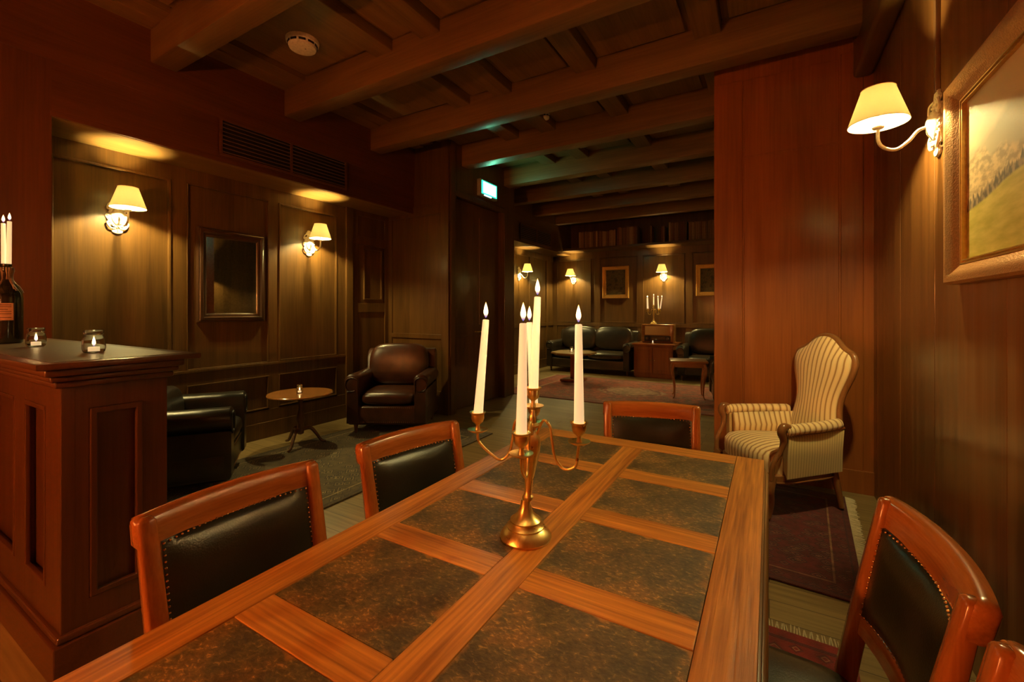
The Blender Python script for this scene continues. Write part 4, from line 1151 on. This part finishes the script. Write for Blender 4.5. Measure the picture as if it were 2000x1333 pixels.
        m.grid(rr, uvs=uu); o = m.build('inner_panel', S_arm, t, 180); o.modifiers.new('s', 'SOLIDIFY').thickness = 0.01
        P = bez([(s*0.315, -0.235, 0.562), (s*0.305, -0.12, 0.568), (s*0.275, 0.06, 0.570), (s*0.225, 0.235, 0.575)], 7)
        MB().tube(P, [0.018]+[0.036]*(len(P)-2)+[0.026], 14, uv=True).build('arm_pad', S_arm, t, 60)
        P = bez([(s*0.328, -0.235, 0.545), (s*0.320, -0.12, 0.543), (s*0.288, 0.06, 0.545), (s*0.240, 0.25, 0.548)], 7)
        MB().tube(P, 0.012, 8).build('arm_rail', Wm, t, 60)
        P = bez([(s*0.318, -0.205, 0.585), (s*0.322, -0.245, 0.590), (s*0.322, -0.262, 0.555), (s*0.318, -0.245, 0.50), (s*0.312, -0.262, 0.43), (s*0.306, -0.305, 0.35), (s*0.300, -0.318, 0.25)], 5)
        n_ = len(P)
        MB().tube(P, [0.020+0.006*math.sin(PI*k/(n_-1)*2) for k in range(n_)], 12).build('arm_post', Wm, t, 60)
        P = bez([(s*0.285, -0.30, 0.26), (s*0.30, -0.325, 0.19), (s*0.285, -0.31, 0.10), (s*0.28, -0.315, 0.03), (s*0.283, -0.325, 0.0)], 4)
        MB().tube(P, [0.032-0.017*k/(len(P)-1) for k in range(len(P))], 12).build('leg', Wm, t, 60)
        P = bez([(s*0.19, 0.22, 0.26), (s*0.195, 0.25, 0.13), (s*0.20, 0.275, 0.0)], 4)
        MB().tube(P, [0.026-0.010*k/(len(P)-1) for k in range(len(P))], 10).build('leg', Wm, t, 60)
striped()

# ------------------------------------------------------------------ tables in the lounge and niche
t = thing('pedestal_table', 'small round pedestal table with a tripod foot in front of the niche', 'table', (-4.03, 2.73, 0.012))
Mh = wood('table_top_wood_', (0.28, 0.10, 0.025), (0.48, 0.19, 0.05), 'x', 0.2, 0.6, 2)
MB().lathe([(0.0, 0.503), (0.29, 0.503), (0.302, 0.510), (0.302, 0.518), (0.296, 0.525), (0.0, 0.525)], 56).build('tabletop', Mh, t, 35)
MB().lathe([(0.06, 0.503), (0.05, 0.49), (0.022, 0.47), (0.020, 0.36), (0.035, 0.30), (0.042, 0.25), (0.030, 0.22), (0.034, 0.16), (0.030, 0.12), (0.01, 0.11)], 24).build('pedestal', darkwood(), t, 50)
for k in range(3):
    a = math.radians(-60+120*k)
    def q(r, z): return (r*math.cos(a), r*math.sin(a), z)
    P = bez([q(0.015, 0.16), q(0.09, 0.165), q(0.145, 0.10), q(0.19, 0.03), q(0.235, 0.012)], 5)
    MB().tube(P, [0.020-0.008*j/(len(P)-1) for j in range(len(P))], 10).build('leg', darkwood(), t, 60)
jar('tea light jar on the small round pedestal table', (-4.03, 2.72, 0.5375), 0.8)
# octagonal coffee table
t = thing('coffee_table', 'octagonal wooden coffee table on one square pedestal in the far lounge', 'table', (-3.22, 7.85, 0.012))
Mw = wood('honey_wood_', (0.34, 0.20, 0.06), (0.55, 0.34, 0.11), 'x', 0.3, 0.4, 1.5)
pl = [(0.43*math.cos(PI/8+PI/4*k), 0.43*math.sin(PI/8+PI/4*k)) for k in range(8)]
MB().prism(pl, 0.52, 0.55, bevel=0.006).build('tabletop', Mw, t)
MB().box((-0.05, -0.05, 0.05), (0.05, 0.05, 0.52), 0.01).build('pedestal', redwood(), t, 40)
MB().box((-0.2, -0.2, 0), (0.2, 0.2, 0.05), 0.015).build('foot', redwood('x'), t, 40)
jar('tea light jar on the octagonal coffee table, behind a candle', (-3.24, 7.80, 0.5625), 1.0)
# small cabriole table
t = thing('side_table', 'small wooden side table on four slender curved legs on the lounge rug', 'table', (-1.08, 7.25, 0.020), math.radians(12))
Ms = wood('rose_wood_', (0.34, 0.13, 0.05), (0.55, 0.26, 0.10), 'x', 0.3, 0.4, 1.5)
MB().box((-0.27, -0.22, 0.545), (0.27, 0.22, 0.572), 0.010, seg=3).build('tabletop', Ms, t, 40)
MB().box((-0.23, -0.18, 0.47), (0.23, 0.18, 0.545), 0.006).build('apron', Ms, t, 40)
for sx in (-1, 1):
    for sy in (-1, 1):
        P = bez([(sx*0.21, sy*0.16, 0.52), (sx*0.235, sy*0.185, 0.42), (sx*0.205, sy*0.155, 0.20), (sx*0.205, sy*0.155, 0.04), (sx*0.225, sy*0.175, 0.0)], 5)
        MB().tube(P, [0.030-0.020*min(1, 1.4*j/(len(P)-1)) for j in range(len(P))], 10).build('leg', Ms, t, 60)
# cabinet, radio, candelabra
t = thing('low_cabinet', 'low dark wooden cabinet between the two sofas, carrying the radio', 'cabinet', (-2.0, 9.42, 0))
MB().box((-0.38, -0.42, 0.02), (0.38, 0.42, 0.655), 0.004).box((-0.36, -0.40, 0.0), (0.36, 0.40, 0.03)).build('body', redwood(), t)
MB().box((-0.41, -0.45, 0.655), (0.41, 0.43, 0.685), 0.008).build('top', redwood('x'), t, 40)
for s in (-1, 1):
    d_o = MB().box((s*0.19-0.175, -0.436, 0.10), (s*0.19+0.175, -0.420, 0.62), 0.003).box((s*0.19-0.12, -0.442, 0.16), (s*0.19+0.12, -0.434, 0.56), 0.004).build('door', redwood(), t)
    MB().ball(0.012, (s*0.035, -0.445, 0.36), 2).build('knob', brass(), d_o, 60)
t = thing('vintage_radio', 'old wooden valve radio with a cloth front, on the low cabinet', 'radio', (-1.97, 9.38, 0.686))
MB().box((-0.325, -0.13, 0.012), (0.325, 0.13, 0.385), 0.03, seg=4).build('case', wood('radio_wood_', (0.26, 0.09, 0.025), (0.42, 0.17, 0.045), 'x', 0.2, 0.6, 2), t, 40)
boxo('speaker_cloth', (-0.245, -0.136, 0.165), (0.245, -0.128, 0.345), plain('speaker_cloth', (0.75, 0.50, 0.22), 0.8, bump=0.5, bscale=300), t, 0.003)
boxo('dial', (-0.13, -0.136, 0.07), (0.15, -0.128, 0.135), plain('dial_glass', (0.12, 0.07, 0.03), 0.15), t, 0.002)
boxo('fascia', (-0.26, -0.133, 0.035), (0.26, -0.127, 0.15), plain('radio_fascia', (0.03, 0.02, 0.012), 0.3), t, 0.002)
for x in (-0.20, 0.20):
    MB().lathe([(0.026, 0), (0.026, 0.02), (0.020, 0.028), (0.0, 0.028)], 20, M=TR(x, -0.133, 0.095) @ RX(PI/2)).build('knob', plain('radio_knob', (0.15, 0.09, 0.05), 0.3), t, 40)
boxo('foot', (-0.30, -0.11, 0), (0.30, 0.11, 0.014), darkwood(), t)
jar('tea light jar on the cabinet in front of the radio', (-2.03, 9.12, 0.686), 0.85)
rad_top = 0.686+0.386
cups2 = [(-0.135, 0.03, 0.317), (0.135, -0.03, 0.317), (-0.09, -0.10, 0.317), (0.075, 0.11, 0.317), (0.0, 0.0, 0.395)]
make_candelabra(cups2, (-2.07, 9.38, rad_top), (0, 0), 'brass candelabra with five lit candles on top of the radio')
nm2 = ['leftmost thin candle of the candelabra on the radio', 'rightmost thin candle of the candelabra on the radio', 'second candle from the left of the candelabra on the radio', 'fourth candle from the left of the candelabra on the radio', 'centre candle of the candelabra on the radio']
lean = [(-0.005, 0), (0.035, 0), (-0.01, 0), (-0.012, 0), (0.0, 0)]
for c_, lab, (lx, ly) in zip(cups2, nm2, lean):
    b_ = Vector(c_)+Vector((-2.07, 9.38, rad_top-0.02)); dz = 0.245 if c_[2] < 0.35 else 0.20
    candle(None, b_, b_+Vector((lx, ly, dz)), 0.0122, 0.0095, lab, 'lit candles on the radio candelabra', 9.0, 12)

# unseen stand and candelabra added for the red light from behind the camera
t = thing('pedestal_table', 'unseen tall round stand added behind the camera to carry the red-light candelabra', 'table', (-1.9, -1.5, 0))
MB().lathe([(0.0, 0.98), (0.2, 0.98), (0.21, 0.99), (0.2, 1.0), (0.0, 1.0)], 40).build('tabletop', darkwood('x'), t, 35)
MB().lathe([(0.17, 0.0), (0.16, 0.03), (0.03, 0.08), (0.025, 0.5), (0.04, 0.9), (0.06, 0.98)], 24).build('pedestal', darkwood(), t, 50)
cups3 = [(-0.14, 0.02, 0.317), (0.14, -0.02, 0.317), (-0.02, -0.14, 0.317), (0.02, 0.14, 0.317), (0.0, 0.0, 0.395)]
make_candelabra(cups3, (-1.9, -1.5, 1.0), (0, 0), 'unseen brass candelabra added behind the camera as a strong red light source')
for c_, w_ in zip(cups3, ('left', 'right', 'rear', 'front', 'centre')):
    b_ = Vector(c_)+Vector((-1.9, -1.5, 0.98))
    candle(None, b_, b_+Vector((0, 0, 0.24)), 0.0122, 0.0095, w_+' candle of the unseen candelabra added behind the camera for red light', 'unseen candles added behind the camera', SIDE, 12, col=C_SIDE)

# ------------------------------------------------------------------ book shelf and books
sh = MB().box((XN, 9.50, 2.735), (XRR, YF, 2.78), 0.003)
tag(sh.build('book_shelf', wallwood('x')), 'high wooden book shelf running along the far wall above the lamps', 'shelf')
bcols = [(0.20, 0.10, 0.045), (0.27, 0.13, 0.06), (0.16, 0.06, 0.035), (0.38, 0.23, 0.12), (0.12, 0.06, 0.035), (0.24, 0.13, 0.07)]
bm_mats = [plain('book_%s' % c, cc, 0.55) for c, cc in zip(('tan', 'russet', 'maroon', 'buff', 'umber', 'brown'), bcols)]
page = plain('book_pages', (0.5, 0.4, 0.25), 0.8)
def book(x, w, h, d, mi, label, group):
    t = thing('book', label, 'book', (x, 9.53, 2.7805), 0, group)
    m = MB()
    m.box((0, 0, 0), (0.003, d, h), 0.0008).box((w-0.003, 0, 0), (w, d, h), 0.0008)
    P = [[(w/2-w/2*math.cos(PI*k/8), 0.004-0.010*math.sin(PI*k/8), z) for k in range(9)] for z in (0, h)]
    m.grid(P)
    for fz in (0.12, 0.3, 0.7, 0.88): m.grid([[(w/2-w/2*math.cos(PI*k/8), 0.002-0.011*math.sin(PI*k/8), h*fz+dz) for k in range(9)] for dz in (-0.004, 0.004)])
    m.build('cover', bm_mats[mi], t)
    boxo('pages', (0.003, 0.006, 0.004), (w-0.003, d-0.004, h-0.006), page, t)
def row(x0, x1, h0, label, group):
    x = x0
    while x < x1-0.02:
        w = random.choice([0.028, 0.032, 0.036, 0.04]); 
        if x+w > x1: break
        book(x, w, h0+random.uniform(-0.012, 0.012), 0.24, random.randrange(6), label, group)
        x += w+0.0015
row(-3.78, -3.33, 0.36, 'old brown book in the left end of the long row on the high shelf', 'old books, left end of the shelf')
row(-3.32, -2.90, 0.345, 'old brown book in the middle of the left row on the high shelf', 'old books, middle of the left row')
row(-2.89, -2.42, 0.385, 'tall old brown book at the right end of the left row on the shelf', 'old books, right end of the left row')
row(-2.20, -2.11, 0.37, 'lone pair of pale-spined books standing apart on the high shelf', 'pair of books in the gap')
row(-1.95, -1.88, 0.33, 'thin old book standing just before the right-hand row of books', 'thin books before the right row')
row(-1.80, -1.42, 0.385, 'tall tan book in the right-hand row above the radio wall lamp', 'tan books of the right row')
row(-1.41, -0.85, 0.36, 'old dark book in the right-hand row nearest the partition', 'dark books nearest the partition')

# ------------------------------------------------------------------ rugs
def rug(name, label, cx, cy, w, l, rz, mat, fringe='x', z=0.0, sides=(1,)):
    t = thing(name, label, 'rug', (cx, cy, z), rz)
    MB().box((-w/2, -l/2, 0), (w/2, l/2, 0.010), 0.003).build('pile', mat, t)
    for s in sides:
        m = MB()
        L_ = l if fringe == 'x' else w
        n = int(L_/0.011)
        for k in range(n):
            p = -L_/2+L_*(k+0.5)/n; a = random.uniform(-0.008, 0.008); q = random.uniform(0.045, 0.062)
            c = [(0, 0.006), (q*0.5, 0.005), (q, 0.002)]
            P = [((s*(w/2+d), p+a*d/q, h) if fringe == 'x' else (p+a*d/q, s*(l/2+d), h)) for d, h in c]
            m.tube(P, 0.0028, 4)
        m.build('fringe', plain('fringe', (0.60, 0.50, 0.32), 0.9), t)
    return t
rug('persian_rug', 'dark red fringed Persian rug beneath the striped armchair', -0.20, 3.30, 1.26, 1.42, math.radians(-3.5), rugmat('rug_red', (0.13, 0.014, 0.016), (0.05, 0.012, 0.022), (0.30, 0.15, 0.08), (0.10, 0.014, 0.014), sc=14), 'x', 0.001, (1,))
rug('persian_rug', 'red fringed rug mostly under the dining table, one corner showing by the right chair', -0.45, 0.95, 1.40, 2.50, math.radians(-2), rugmat('rug_scarlet', (0.22, 0.02, 0.016), (0.08, 0.015, 0.02), (0.45, 0.3, 0.15), (0.26, 0.02, 0.015), sc=9), 'y', 0.001, (1,))
rug('niche_rug', 'olive and gold patterned rug under the small round table by the niche', -3.38, 2.62, 1.52, 2.9, 0, rugmat('rug_olive', (0.10, 0.07, 0.028), (0.035, 0.026, 0.012), (0.42, 0.32, 0.14), (0.08, 0.05, 0.022), sc=9), 'x', 0.001, ())
rug('lounge_rug', 'large red and rose Persian rug with a pale medallion in the far lounge', -1.98, 7.30, 3.7, 2.25, 0, rugmat('rug_rose', (0.40, 0.085, 0.035), (0.14, 0.035, 0.03), (0.50, 0.30, 0.17), (0.24, 0.045, 0.03), True, sc=7), 'x', 0.001, (-1, 1))
